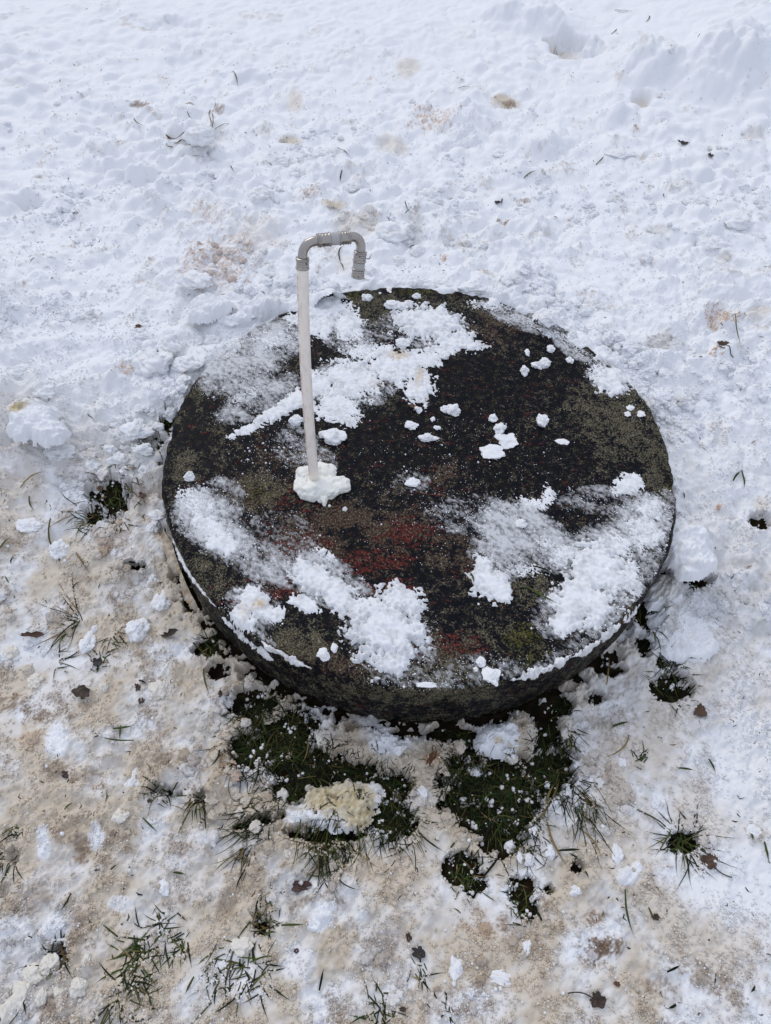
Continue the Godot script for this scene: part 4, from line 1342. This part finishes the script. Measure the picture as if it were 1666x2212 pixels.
func tuft(called: String, label: String, group: String, a: Array, gm: Material, r: RandomNumberGenerator) -> void:
	# [x, y, count, length px, spread px, direction deg or -1, fan deg, lift, dryness]
	var v := PackedVector3Array()
	var n := PackedVector3Array()
	var c := PackedColorArray()
	var idx := PackedInt32Array()
	var org := gp(a[0], a[1])
	org.y = soil_h(org.x, org.z)
	var k := cam_pos.distance_to(org) / F
	var mat_like := group.begins_with("matted") or group.begins_with("grass in")
	for i in int(a[2] * (2.0 if mat_like else 0.75)):
		var sp0 := Vector2(r.randfn(), r.randfn()) * 0.5 * float(a[4]) * k
		var b := org + Vector3(sp0.x, 0, sp0.y * 1.2)
		if Vector2(b.x, b.z).length() < 0.612:
			b *= 0.62 / Vector2(b.x, b.z).length()
		b.y = soil_h(b.x, b.z) - 0.003
		var ang := r.randf() * TAU if a[5] < 0 and a[6] >= 360 else deg_to_rad(a[5] + r.randfn() * a[6] * 0.5)
		var L: float = a[3] * k * (r.randf_range(0.3, 0.8) if r.randf() < 0.75 else r.randf_range(0.8, 1.25))
		L *= 1.35 if mat_like else 1.25
		var pts := PackedVector3Array()
		var lift: float = float(a[7]) * (0.6 if mat_like else 1.0) * r.randf_range(0.1, 0.9)
		var curl := r.randfn() * (0.9 if mat_like else 0.35)
		var p := b
		var el := lift * 1.2
		var beyond := 0
		for s in 8:
			pts.append(p)
			if mat_like and snow(p.x, p.z).a > soil_h(p.x, p.z) + 0.004: beyond += 1
			if beyond > 2 and r.randf() < 0.22: break
			var step := L / 7.0
			p += Vector3(cos(ang) * cos(el), sin(el), sin(ang) * cos(el)) * step
			var rr := Vector2(p.x, p.z).length()
			if rr < 0.612:
				p.x *= 0.612 / rr
				p.z *= 0.612 / rr
			el -= lift * 0.42 + 0.05
			ang += curl / 7.0
			var g := surf(p.x, p.z) + 0.0015
			if p.y < g:
				p.y = g
				el = maxf(el, -0.05)
		if pts.size() < 3: continue
		var dry: bool = r.randf() < a[8]
		var col: Color = blade_cols[5] if dry else blade_cols[r.randi() % 5]
		col = col * (r.randf_range(0.3, 0.9) if mat_like and r.randf() < 0.7 else r.randf_range(0.8, 1.5))
		blade(v, n, c, idx, pts, r.randf_range(0.0005, 0.0012) if mat_like else r.randf_range(0.0007, 0.0016), col)
	for i in v.size(): v[i] -= org
	var o := put(called, amesh(v, n, idx, c), gm)
	o.position = org
	if group != "": label = ("dense " if a[2] >= 80 else ("thin " if a[2] < 30 else "")) + ("long " if a[3] >= 55 else ("short " if a[3] < 33 else "")) + label
	tag(o, label, "grass", group)

func build_grass() -> void:
	var gm := mat(Color.WHITE, 0.5, 0.0, true)
	gm.backlight_enabled = true
	gm.backlight = Color(0.08, 0.1, 0.03)
	gm.metallic_specular = 0.22
	var r := RandomNumberGenerator.new()
	r.seed = 11
	for a in [[235,1058,110,34,42,-1,360,0.5,0.08],[200,1105,50,50,26,150,60,0.4,0.2],[360,905,45,32,18,-60,120,0.7,0.02],[333,943,40,34,28,150,120,0.4,0.1],[250,1120,30,26,30,-1,360,0.4,0.1]]:
		tuft("grass_tuft", "green grass tuft poking through snow beside the lid near white snow chunks", "grass tufts by the snow chunks", a, gm, r)
	for a in [[172,1336,26,78,8,175,80,0.4,0.25],[241,1374,22,36,10,30,160,0.4,0.05],[209,1427,26,34,20,120,260,0.4,0.1],[120,1420,12,40,16,-20,90,0.3,0.2],[418,1290,14,22,14,-1,360,0.4,0.1],[450,1385,34,40,22,170,160,0.3,0.1]]:
		tuft("grass_tuft", "sparse long-bladed grass tuft in the tan snow beside dead leaves", "sparse grass tufts in tan snow", a, gm, r)
	for a in [[553,1603,130,60,46,130,70,0.3,0.05],[620,1590,170,44,70,-1,360,0.35,0.04],[555,1525,90,38,30,100,120,0.35,0.04],[665,1650,120,44,60,-1,360,0.35,0.04],[765,1675,110,40,56,-1,360,0.35,0.03],[838,1700,90,44,40,-1,360,0.4,0.03],[848,1762,120,60,42,70,100,0.35,0.05],
			[722,1795,130,82,50,100,70,0.3,0.10],[560,1772,60,60,34,150,50,0.25,0.05],[535,1838,22,56,12,120,30,0.2,0.5],[600,1720,40,50,40,150,80,0.3,0.1]]:
		tuft("grass_tuft", "matted dark wet grass in the bare patch by the yellow-brown snow slab", "matted grass by the yellow-brown slab", a, gm, r)
	for a in [[1035,1690,190,46,76,-1,360,0.4,0.03],[1090,1745,130,50,56,80,160,0.4,0.03],[1190,1655,110,52,40,80,140,0.5,0.06],[1185,1575,60,60,20,70,60,0.5,0.02],[1250,1725,60,74,36,70,60,0.4,0.25],[985,1590,40,26,34,-1,360,0.3,0.05],[985,1680,90,40,40,-1,360,0.35,0.05],[1130,1700,90,46,40,-1,360,0.4,0.05],
			[1150,1790,40,46,40,90,90,0.4,0.1],[1222,1520,26,28,14,-1,360,0.4,0.05]]:
		tuft("grass_tuft", "dark green grass in the large bare patch before the white slab", "grass in the large bare patch", a, gm, r)
	for a in [[1010,1880,110,26,34,-1,360,0.35,0.05],[1133,1940,60,28,26,-1,360,0.35,0.05],[1253,1869,14,14,9,-1,360,0.3,0.0],[1190,1919,10,12,7,-1,360,0.3,0.0]]:
		tuft("grass_tuft", "short dark grass in small melted hole among icy crumbs", "short grass in small melted holes", a, gm, r)
	for a in [[1456,1470,55,42,36,-1,360,0.4,0.05],[1440,1425,22,50,20,10,120,0.4,0.05],[1408,1325,34,30,16,-40,160,0.5,0.05],[1509,1248,30,20,22,-1,360,0.3,0.05],[1385,1640,16,36,12,-60,120,0.4,0.05],[1225,1590,20,40,14,80,60,0.4,0.05],[1410,1360,10,50,10,100,60,0.4,0.05]]:
		tuft("grass_tuft", "thin green grass in grey slush beside the flat white slab", "thin grass in grey slush", a, gm, r)
	tuft("grass_tuft", "upright star-shaped grass tuft with a dead leaf at its foot", "", [1483,1812,75,66,24,-1,360,0.8,0.06], gm, r)
	for a in [[349,1704,34,36,20,100,120,0.4,0.05],[436,1725,34,48,14,105,60,0.3,0.15],[300,2050,70,44,36,130,160,0.45,0.05],[288,2098,40,42,26,120,160,0.4,0.05],[295,2135,44,40,34,60,200,0.4,0.05],[125,2060,34,40,18,110,120,0.35,0.05],[500,2080,60,50,40,110,80,0.4,0.05],[560,2103,48,44,30,150,200,0.4,0.05],
			[565,1985,50,34,24,-1,360,0.4,0.1],[360,1995,34,34,28,150,180,0.4,0.05],[395,2030,22,44,16,130,80,0.4,0.05],[12,1853,30,44,16,100,70,0.4,0.05],[42,1790,14,34,10,140,60,0.4,0.1],[822,2185,40,34,22,-1,360,0.5,0.05],[908,2100,20,34,16,-1,360,0.4,0.05],[968,2185,20,28,14,-1,360,0.4,0.05],[40,2180,12,40,12,130,60,0.4,0.1],[250,2165,16,60,16,110,50,0.4,0.05],[845,2200,10,30,10,-1,360,0.5,0.0]]:
		tuft("grass_tuft", "flattened green grass tuft in the brownish slush before the lid", "flattened grass tufts in brownish slush", a, gm, r)
	# single blades: x0, y0, x1, y1, bow px, colour
	var loose := [[875,435,884,460,2,0],[876,462,886,452,1,0],[735,565,748,530,-8,1],[735,568,742,588,-2,2],[785,598,797,620,3,1],[500,155,513,190,-4,3],[405,242,417,268,1,1],[460,285,503,268,-3,1],[290,258,318,275,6,3],[495,360,508,378,1,1],[730,320,758,342,2,1],[740,385,735,395,1,1],
		[1132,386,1160,377,-3,1],[1287,358,1305,337,2,1],[990,192,1018,192,-5,4],[1328,22,1365,28,3,4],[1320,75,1332,63,3,4],[1396,48,1398,35,4,4],[1085,430,1083,445,0,4],[1195,470,1205,474,0,4],[885,540,900,530,0,4],[1583,1040,1600,1020,-2,1],[1600,1020,1606,1058,-2,1],[1585,682,1600,755,2,3],[1555,700,1562,709,0,3],
		[1461,872,1479,872,-2,2],[1474,1070,1478,1080,0,1],[1270,1257,1286,1292,2,1],[1135,1268,1208,1308,3,1],[1016,1240,1022,1262,-2,1],[1150,1225,1195,1240,0,4],[265,1040,310,1090,2,3],[420,1395,470,1440,-1,3],[440,1445,452,1500,2,3],[245,1575,290,1568,2,1],[262,1568,260,1602,0,1],[290,1600,215,1592,-4,1],
		[310,1768,342,1800,0,1],[475,1615,450,1800-140,-8,4],[375,1885,403,1890,0,0],[608,1999,660,1998,0,1],[570,2022,600,2015,-3,1],[540,2080,595,2066,-3,1],[1350,1922,1370,2026,6,1],[1205,1838,1258,1836,0,2],[1650,1818,1660,1865,1,1],[1620,1800,1625,1815,0,1],[1320,1572,1360,1560,0,1],[1195,1505,1230,1516,0,4],
		[1360,1580,1295,1640,-14,5],[1175,1765,1200,1690,-6,5],[1165,1770,1210,1680,4,5],[1250,1790,1300,1860,-8,5],[560,1640,540,1720,-6,4],[650,1770,620,1830,-8,1],[905,1800,962,1842,3,2],[385,1690,370,1720,0,2],[240,1880,255,1868,0,4],[155,1930,130,1970,-3,2],[1530,1640,1545,1670,0,1],[1465,1660,1500,1665,0,1],
		[140,1750,160,1735,0,1],[0,1190,24,1162,2,1],[30,1205,26,1222,2,4],[110,1120,130,1210,10,3],[65,1075,75,1105,3,3],[20,1260,12,1245,0,1],[130,1213,118,1180,0,4],[190,895,208,913,2,4],[100,855,106,838,0,4],[105,868,112,860,0,1],[45,1055,100,1020,-8,5],[165,1195,195,1240,0,5],[395,830,410,790,-2,5],[160,1270,175,1258,0,2],[1440,2100,1470,2085,0,4],
		[1460,2170,1440,2180,0,4],[1170,1990,1150,1960,0,4],[690,2140,700,2090,0,4],[420,2110,400,2150,0,3],[1270,1440,1360,1450,2,4],[1180,1770,1230,1880,10,5],[1435,1500,1480,1540,3,2],[1310,1480,1316,1420,0,5],[1040,1900,1080,1850,0,4],[590,1750,545,1810,6,2],[530,1880,510,1930,3,4],[300,1470,320,1480,0,4],[1400,1960,1410,1990,0,3],[1630,2130,1620,2145,0,4]]
	for b in loose:
		var p0 := sp(b[0], b[1])
		var p1 := sp(b[2], b[3])
		if Vector2(p0.x, p0.z).length() < 0.58:
			p0 = lp(b[0], b[1])
			p1 = lp(b[2], b[3])
		var pts := PackedVector3Array()
		var side := (p1 - p0).cross(Vector3.UP).normalized() * float(b[4]) * cam_pos.distance_to(p0) / F
		for i in 10:
			var t := i / 9.0
			var p := p0.lerp(p1, t) + side * sin(t * PI)
			p.y = maxf(surf(p.x, p.z), p0.lerp(p1, t).y) + 0.003 + 0.005 * sin(t * PI) * float(i % 3 != 1)
			pts.append(p)
		# ease out kinks
		for q in 2:
			for i in range(1, 9): pts[i].y = maxf((pts[i - 1].y + pts[i].y + pts[i + 1].y) / 3.0, surf(pts[i].x, pts[i].z) + 0.001)
		var v := PackedVector3Array()
		var n := PackedVector3Array()
		var c := PackedColorArray()
		var idx := PackedInt32Array()
		blade(v, n, c, idx, pts, r.randf_range(0.0014, 0.0024), (blade_cols[b[5]] as Color) * r.randf_range(0.9, 1.4))
		for i in v.size(): v[i] -= pts[0]
		var o := put("loose_grass", amesh(v, n, idx, c), gm)
		o.position = pts[0]
		if b[5] == 5: tag(o, "single straw-yellow stalk lying loose on the snow", "straw", "loose yellow stalks")
		else: tag(o, "single loose green grass blade lying on the snow", "grass blade", "loose grass blades")
	# scattered short litter too small to count
	var v := PackedVector3Array()
	var n := PackedVector3Array()
	var c := PackedColorArray()
	var idx := PackedInt32Array()
	for i in 1500:
		var z := 1.1 - 3.8 * pow(r.randf(), 1.3)
		var x := r.randf_range(-1.0, 1.0) * lerpf(0.7, 1.8, clampf((1.1 - z) / 3.8, 0, 1)) - 0.07
		if x * x + z * z < 0.39: continue
		if 0.6 * n_mid.get_noise_2d(x + 5.0, z) + n_lump.get_noise_2d(x + 5.0, z) + 0.3 * smoothstep(-0.2, 0.7, z) - 0.3 * smoothstep(-1.0, -2.2, z - x * 0.3) < r.randf_range(-0.1, 0.5): continue
		var ang := r.randf() * TAU
		var L := r.randf_range(0.003, 0.014) * (1.6 if r.randf() < 0.2 else 1.0)
		var pts := PackedVector3Array()
		for k in 3:
			var p := Vector3(x + cos(ang) * L * k * 0.5, 0, z + sin(ang) * L * k * 0.5)
			p.y = surf(p.x, p.z) + 0.0012
			pts.append(p)
			ang += r.randfn() * 0.4
		var col: Color = [Color(0.02, 0.017, 0.012), Color(0.03, 0.028, 0.014), Color(0.03, 0.045, 0.02), Color(0.10, 0.05, 0.025), Color(0.015, 0.015, 0.015)][r.randi() % 5]
		blade(v, n, c, idx, pts, r.randf_range(0.0007, 0.0016), col)
	tag(put("plant_litter", amesh(v, n, idx, c), gm), "tiny dark plant scraps and dirt specks strewn over the snow", "litter", "", "stuff")

func leaf_mesh(sd: int, long: float) -> ArrayMesh:
	var r := RandomNumberGenerator.new()
	r.seed = sd
	var nn := noise(1.6, 3, FastNoiseLite.TYPE_SIMPLEX_SMOOTH, sd)
	var v := PackedVector3Array()
	var c := PackedColorArray()
	var idx := PackedInt32Array()
	var na := 22
	var nr := 5
	var fold := r.randf_range(0.2, 0.7)
	for j in nr + 1:
		for i in na:
			var ph := TAU * i / na
			var q := float(j) / nr
			var rad := (0.75 + 0.45 * nn.get_noise_2d(cos(ph) * 0.9, sin(ph) * 0.9) + 0.22 * nn.get_noise_2d(cos(ph) * 3.0 + 7.0, sin(ph) * 3.0)) * q
			var x := cos(ph) * rad
			var z := sin(ph) * rad * long
			v.append(Vector3(x, fold * z * z / (long * long + 0.01) * 0.6 + 0.22 * nn.get_noise_2d(x * 0.8 + 4.0, z * 0.8) + 0.15 * absf(x), z))
			var k := 0.8 + 0.5 * nn.get_noise_2d(x * 3.0, z * 3.0)
			if absf(z) < 0.05: k *= 1.5
			c.append(Color(k, k, k))
	var top := v.size()
	for i in top:                        # under side, so that the leaf has a thickness
		v.append(v[i] - Vector3(0, 0.05, 0))
		c.append(c[i])
	for j in nr:
		for i in na:
			var a := j * na + i
			var b := j * na + (i + 1) % na
			if j > 0: idx.append_array([a, a + na, b, b, a + na, b + na])
			else: idx.append_array([a, a + na, b + na])
			idx.append_array([top + a, top + b, top + a + na, top + b, top + b + na, top + a + na])
	for i in na:
		var a := nr * na + i
		var b := nr * na + (i + 1) % na
		idx.append_array([a, b, top + a, b, top + b, top + a])
	return amesh(v, smooth_normals(v, idx), idx, c)

func build_leaves() -> void:
	var r := RandomNumberGenerator.new()
	r.seed = 21
	var tones := [Color(0.045, 0.024, 0.014), Color(0.085, 0.04, 0.02), Color(0.028, 0.022, 0.02), Color(0.13, 0.055, 0.025), Color(0.06, 0.022, 0.02)]
	var mats := []
	for t in tones: mats.append(mat((t as Color).linear_to_srgb(), 0.55, 0.0, true))
	var i := 0
	# [x, y, half length px, slimness, turn, tone, label, stem end x, y]
	for a in [[180,1497,21,0.75,20,0,"curled brown dead leaf lying alone on tan snow"],[367,1372,20,0.4,-30,0,"folded dark brown dead leaf near the lid's snowy edge"],[299,1486,9,0.7,60,0,"small brown leaf scrap by a rounded snow lump"],[306,1516,9,0.8,10,0,"small dark leaf scrap below another scrap"],
			[477,1500,9,0.6,80,0,"slim brown leaf scrap by the matted grass"],[488,1545,10,0.4,-35,2,"dark leaf sliver on snow by the matted grass"],[72,1376,24,0.3,-12,1,"long slim rust-brown dead leaf by long grass"],[211,1432,12,0.8,0,2,"dark leaf under sparse grass"],[146,1675,11,0.8,30,0,"crumpled dark leaf bit on dirty snow"],
			[324,1731,6,0.8,0,0,"tiny brown leaf bit by flattened grass"],[310,1212,34,0.36,-25,2,"long blackish wet leaf half sunk in snow beside the lid"],[306,1073,14,0.6,10,1,"ragged brown leaf beside the green tuft"],[217,1057,8,0.8,0,3,"reddish leaf scrap inside the green tuft"],[347,1004,8,0.8,40,0,"dark leaf scrap touching the lid's side"],
			[350,1262,6,0.7,0,1,"tiny rust leaf scrap near the lid's side"],[1531,1861,18,0.8,-20,1,"brown dead leaf with a stem under the star-shaped tuft",1580,1896],[883,2026,9,0.7,70,0,"small dark brown leaf bit on yellowish slush"],[905,2059,16,0.7,10,2,"dark crumpled leaf on yellowish slush"],[1333,2126,8,0.6,0,3,"small orange-brown leaf bit on slush"],
			[1288,2162,17,0.8,0,0,"brown leaf with a long dark stem on slush",1226,2146],[1512,1536,17,0.8,-60,1,"orange-brown curled leaf in grey slush"],[1562,749,14,0.8,20,1,"rust-brown leaf with a stem on clean level snow",1583,776],[650,1916,24,0.45,-10,4,"reddish-black leaf smear on tan snow"],[895,882,14,0.5,10,3,"small tan leaf beside snow on the lid"],
			[932,1640,22,0.35,-60,3,"flat rust-brown leaf frozen into grey slush"],[165,462,8,0.5,5,2,"black speck of bark on clean smooth snow"],[1075,440,8,0.5,-20,2,"dark bark scrap beyond the lid"],[1415,1982,8,0.8,0,0,"small brown crumb of leaf on pale slush"],[300,708,8,0.7,0,3,"tiny orange leaf scrap by the snow chunks"],[1535,338,7,0.8,60,2,"small dark plant scrap on snow far beyond the lid"],
			[1475,312,11,0.5,0,2,"dark frayed plant scrap on snow far beyond the lid"],[870,2180,8,0.6,0,0,"brown scrap by grass in brownish slush"],[640,2055,6,0.8,0,4,"dark red scrap by grass in brownish slush"]]:
		var p := sp(a[0], a[1])
		var rad := Vector2(p.x, p.z).length()
		if rad < 0.58: p = lp(a[0], a[1])
		var k := cam_pos.distance_to(p) / F
		var s: float = a[2] * k * 1.1
		var root := base("dead_leaf", p)
		var o := put("leaf_sheet", leaf_mesh(40 + i, a[3]), mats[a[5]], root)
		o.basis = Basis(Vector3.UP, deg_to_rad(-a[4])) * Basis.from_euler(Vector3(r.randfn() * 0.12, 0, r.randfn() * 0.12)) * Basis.from_scale(Vector3(s, s, s))
		o.position = Vector3(0, s * 0.12 + 0.002, 0)
		if a.size() > 7:
			var e := sp(a[7], a[8])
			var pts := PackedVector3Array()
			for q in 9:
				var t := q / 8.0
				var w := p.lerp(e, t) + (e - p).cross(Vector3.UP) * 0.12 * sin(t * PI)
				w.y = maxf(surf(w.x, w.z), w.y) + 0.003
				pts.append(w - p)
			put("stem", tube(pts, func(_t: float, _p: float) -> float: return 0.0011, 8, 0.0, true), mats[2], root)
		tag(root, a[6], "leaf")
		i += 1
	# a root torn up with the snow
	var rm := mat(lin(0.16, 0.095, 0.045), 0.7)
	var rr := base("torn_root", sp(425, 305))
	tag(rr, "thin curly brown root lying on a snow lump far from the lid", "root")
	for path in [[[358,290],[365,300],[380,310],[395,307],[415,305],[435,300],[450,312]],[[358,290],[375,287],[400,284]],[[435,300],[452,290],[457,270],[452,250],[455,240]],[[365,300],[362,322],[372,312]],[[455,300],[462,275],[460,248]]]:
		var pts := PackedVector3Array()
		for q in path:
			var w := sp(q[0], q[1])
			w.y = surf(w.x, w.z) + 0.005
			pts.append(w - rr.position)
		var cv := Curve3D.new()
		for q in pts.size():
			var tg := (pts[mini(q + 1, pts.size() - 1)] - pts[maxi(q - 1, 0)]) * 0.17
			cv.add_point(pts[q], -tg, tg)
		cv.bake_interval = 0.006
		put("strand", tube(cv.get_baked_points(), func(t: float, _p: float) -> float: return 0.0014 + 0.0005 * sin(t * 90.0), 8, 0.0, true), rm, rr)
	# tan crust curling away from the lid
	var ct := mat(Color.WHITE, 0.5, 0.0, true)
	for seg in [[[345,1155],[362,1180],[375,1205],[384,1235],"tan icy crust curling up along the lid's side",0.035],[[384,1235],[398,1268],[414,1300],[428,1318],"thin brown crust edge wedged between lid and snow",0.022]]:
		var cv := Curve3D.new()
		for q in 4:
			var w := gp(seg[q][0], seg[q][1])
			var d := Vector2(w.x, w.z).length()
			if d < 0.622:
				w.x *= 0.622 / d
				w.z *= 0.622 / d
			cv.add_point(w, Vector3.ZERO, Vector3.ZERO)
		cv.bake_interval = 0.004
		var bp := cv.get_baked_points()
		var v := PackedVector3Array()
		var c := PackedColorArray()
		var idx := PackedInt32Array()
		for q in bp.size():
			var t := float(q) / (bp.size() - 1)
			var out := Vector3(bp[q].x, 0, bp[q].z).normalized()
			var g := surf(bp[q].x + out.x * 0.03, bp[q].z + out.z * 0.03)
			var wd: float = seg[5] * (0.6 + 0.6 * absf(n_fine.get_noise_1d(bp[q].z * 3.0))) * sqrt(maxf(sin(t * PI), 0.02))
			for k in 7:
				var u := k / 6.0
				var p := bp[q] + out * (wd * u - 0.012) + Vector3(0, 0.0, 0)
				p.y = lerpf(g + 0.022 + 0.012 * n_mid.get_noise_1d(bp[q].z * 4.0 + bp[q].x * 3.0), g + 0.003, u * u) + 0.004 * n_fine.get_noise_2d(p.x, p.z)
				v.append(p)
				c.append(Color(0.36, 0.26, 0.16).lerp(Color(0.6, 0.53, 0.43), clampf(0.5 + 1.3 * n_fine.get_noise_2d(p.x * 1.5, p.z * 1.5), 0, 1)))
		var top := v.size()
		for q in top:
			v.append(v[q] - Vector3(0, 0.003, 0))
			c.append(c[q])
		for q in bp.size() - 1:
			for k in 6:
				var b := q * 7 + k
				idx.append_array([b, b + 1, b + 7, b + 1, b + 8, b + 7, top + b, top + b + 7, top + b + 1, top + b + 1, top + b + 7, top + b + 8])
		tag(put("ice_crust", amesh(v, smooth_normals(v, idx), idx, c), ct), seg[4], "ice crust")

# ---------------------------------------------------------------- all
func _ready() -> void:
	# camera
	cam_basis = Basis(Vector3.RIGHT, deg_to_rad(-54.8)) * Basis(Vector3.BACK, deg_to_rad(3.1))
	var cam := Camera3D.new()
	cam.name = "camera"
	cam.fov = 69.4
	cam.near = 0.02
	cam.far = 300.0
	cam.transform = Transform3D(cam_basis, cam_pos)
	add_child(cam)
	cam.current = true
	# overcast sky
	var env := Environment.new()
	env.background_mode = Environment.BG_SKY
	var sk := ProceduralSkyMaterial.new()
	sk.sky_top_color = Color(0.83, 0.862, 0.935)
	sk.sky_horizon_color = Color(0.75, 0.785, 0.86)
	sk.sky_curve = 0.3
	sk.ground_bottom_color = Color(0.7, 0.72, 0.76)
	sk.ground_horizon_color = Color(0.74, 0.78, 0.87)
	sk.sun_angle_max = 0.0
	var sky := Sky.new()
	sky.sky_material = sk
	env.sky = sky
	env.tonemap_mode = Environment.TONE_MAPPER_LINEAR
	env.tonemap_exposure = 1.0
	env.sdfgi_enabled = true
	env.ssao_enabled = true
	env.ssil_enabled = true
	var we := WorldEnvironment.new()
	we.name = "world_environment"
	we.environment = env
	add_child(we)
	var sun := DirectionalLight3D.new()
	sun.name = "sun"
	sun.light_energy = 0.34
	sun.light_angular_distance = 35.0
	sun.light_color = Color(1.0, 0.97, 0.93)
	sun.shadow_enabled = true
	sun.sky_mode = DirectionalLight3D.SKY_MODE_LIGHT_ONLY
	add_child(sun)
	sun.look_at_from_position(Vector3(-2.0, 3.2, -3.0), Vector3.ZERO)

	# noises
	n_big = noise(1.6, 3, FastNoiseLite.TYPE_SIMPLEX_SMOOTH, 11)
	n_mid = noise(8.0, 3, FastNoiseLite.TYPE_SIMPLEX_SMOOTH, 12)
	n_fine = noise(34.0, 4, FastNoiseLite.TYPE_SIMPLEX_SMOOTH, 13)
	n_tiny = noise(150.0, 2, FastNoiseLite.TYPE_SIMPLEX_SMOOTH, 14)
	c_big = noise(13.0, 1, FastNoiseLite.TYPE_CELLULAR, 15, 0.05)
	c_mid = noise(38.0, 1, FastNoiseLite.TYPE_CELLULAR, 16, 0.02)
	c_small = noise(105.0, 1, FastNoiseLite.TYPE_CELLULAR, 17, 0.006)
	n_soil = noise(14.0, 3, FastNoiseLite.TYPE_SIMPLEX_SMOOTH, 18)
	n_bil = noise(5.5, 3, FastNoiseLite.TYPE_SIMPLEX_SMOOTH, 43, 0.08)
	n_lump = noise(2.6, 2, FastNoiseLite.TYPE_SIMPLEX_SMOOTH, 41)
	n_patch = noise(5.0, 3, FastNoiseLite.TYPE_SIMPLEX_SMOOTH, 19)
	l_a = noise(4.0, 3, FastNoiseLite.TYPE_SIMPLEX_SMOOTH, 21)
	l_b = noise(16.0, 3, FastNoiseLite.TYPE_SIMPLEX_SMOOTH, 22)
	l_c = noise(45.0, 3, FastNoiseLite.TYPE_SIMPLEX_SMOOTH, 23)
	l_d = noise(140.0, 2, FastNoiseLite.TYPE_SIMPLEX_SMOOTH, 24)
	l_e = noise(330.0, 1, FastNoiseLite.TYPE_SIMPLEX_SMOOTH, 25)
	l_cell = noise(110.0, 1, FastNoiseLite.TYPE_CELLULAR, 26, 0.006)
	l_cell2 = noise(85.0, 1, FastNoiseLite.TYPE_CELLULAR, 27, 0.008)
	s_edge = noise(22.0, 3, FastNoiseLite.TYPE_SIMPLEX_SMOOTH, 28)
	s_fine = noise(75.0, 3, FastNoiseLite.TYPE_SIMPLEX_SMOOTH, 29)
	s_tiny = noise(220.0, 2, FastNoiseLite.TYPE_SIMPLEX_SMOOTH, 30)
	var t0 := Time.get_ticks_msec()
	ground_hints()
	build_snow()
	build_soil()
	print("ground ", Time.get_ticks_msec() - t0)
	build_lid()
	print("lid ", Time.get_ticks_msec() - t0)
	build_pipe()
	build_foam()
	print("pipe ", Time.get_ticks_msec() - t0)
	build_lid_snow()
	print("lid snow ", Time.get_ticks_msec() - t0)
	build_chunks()
	print("chunks ", Time.get_ticks_msec() - t0)
	build_leaves()
	build_grass()
	print("grass ", Time.get_ticks_msec() - t0)
	var cm := mat(Color.WHITE, 0.55, 0.0, true)
	cm.metallic_specular = 0.3
	build_film()
	build_frost(cm)
	build_crumbs(cm)
	build_clods(cm)
	print("all ", Time.get_ticks_msec() - t0)
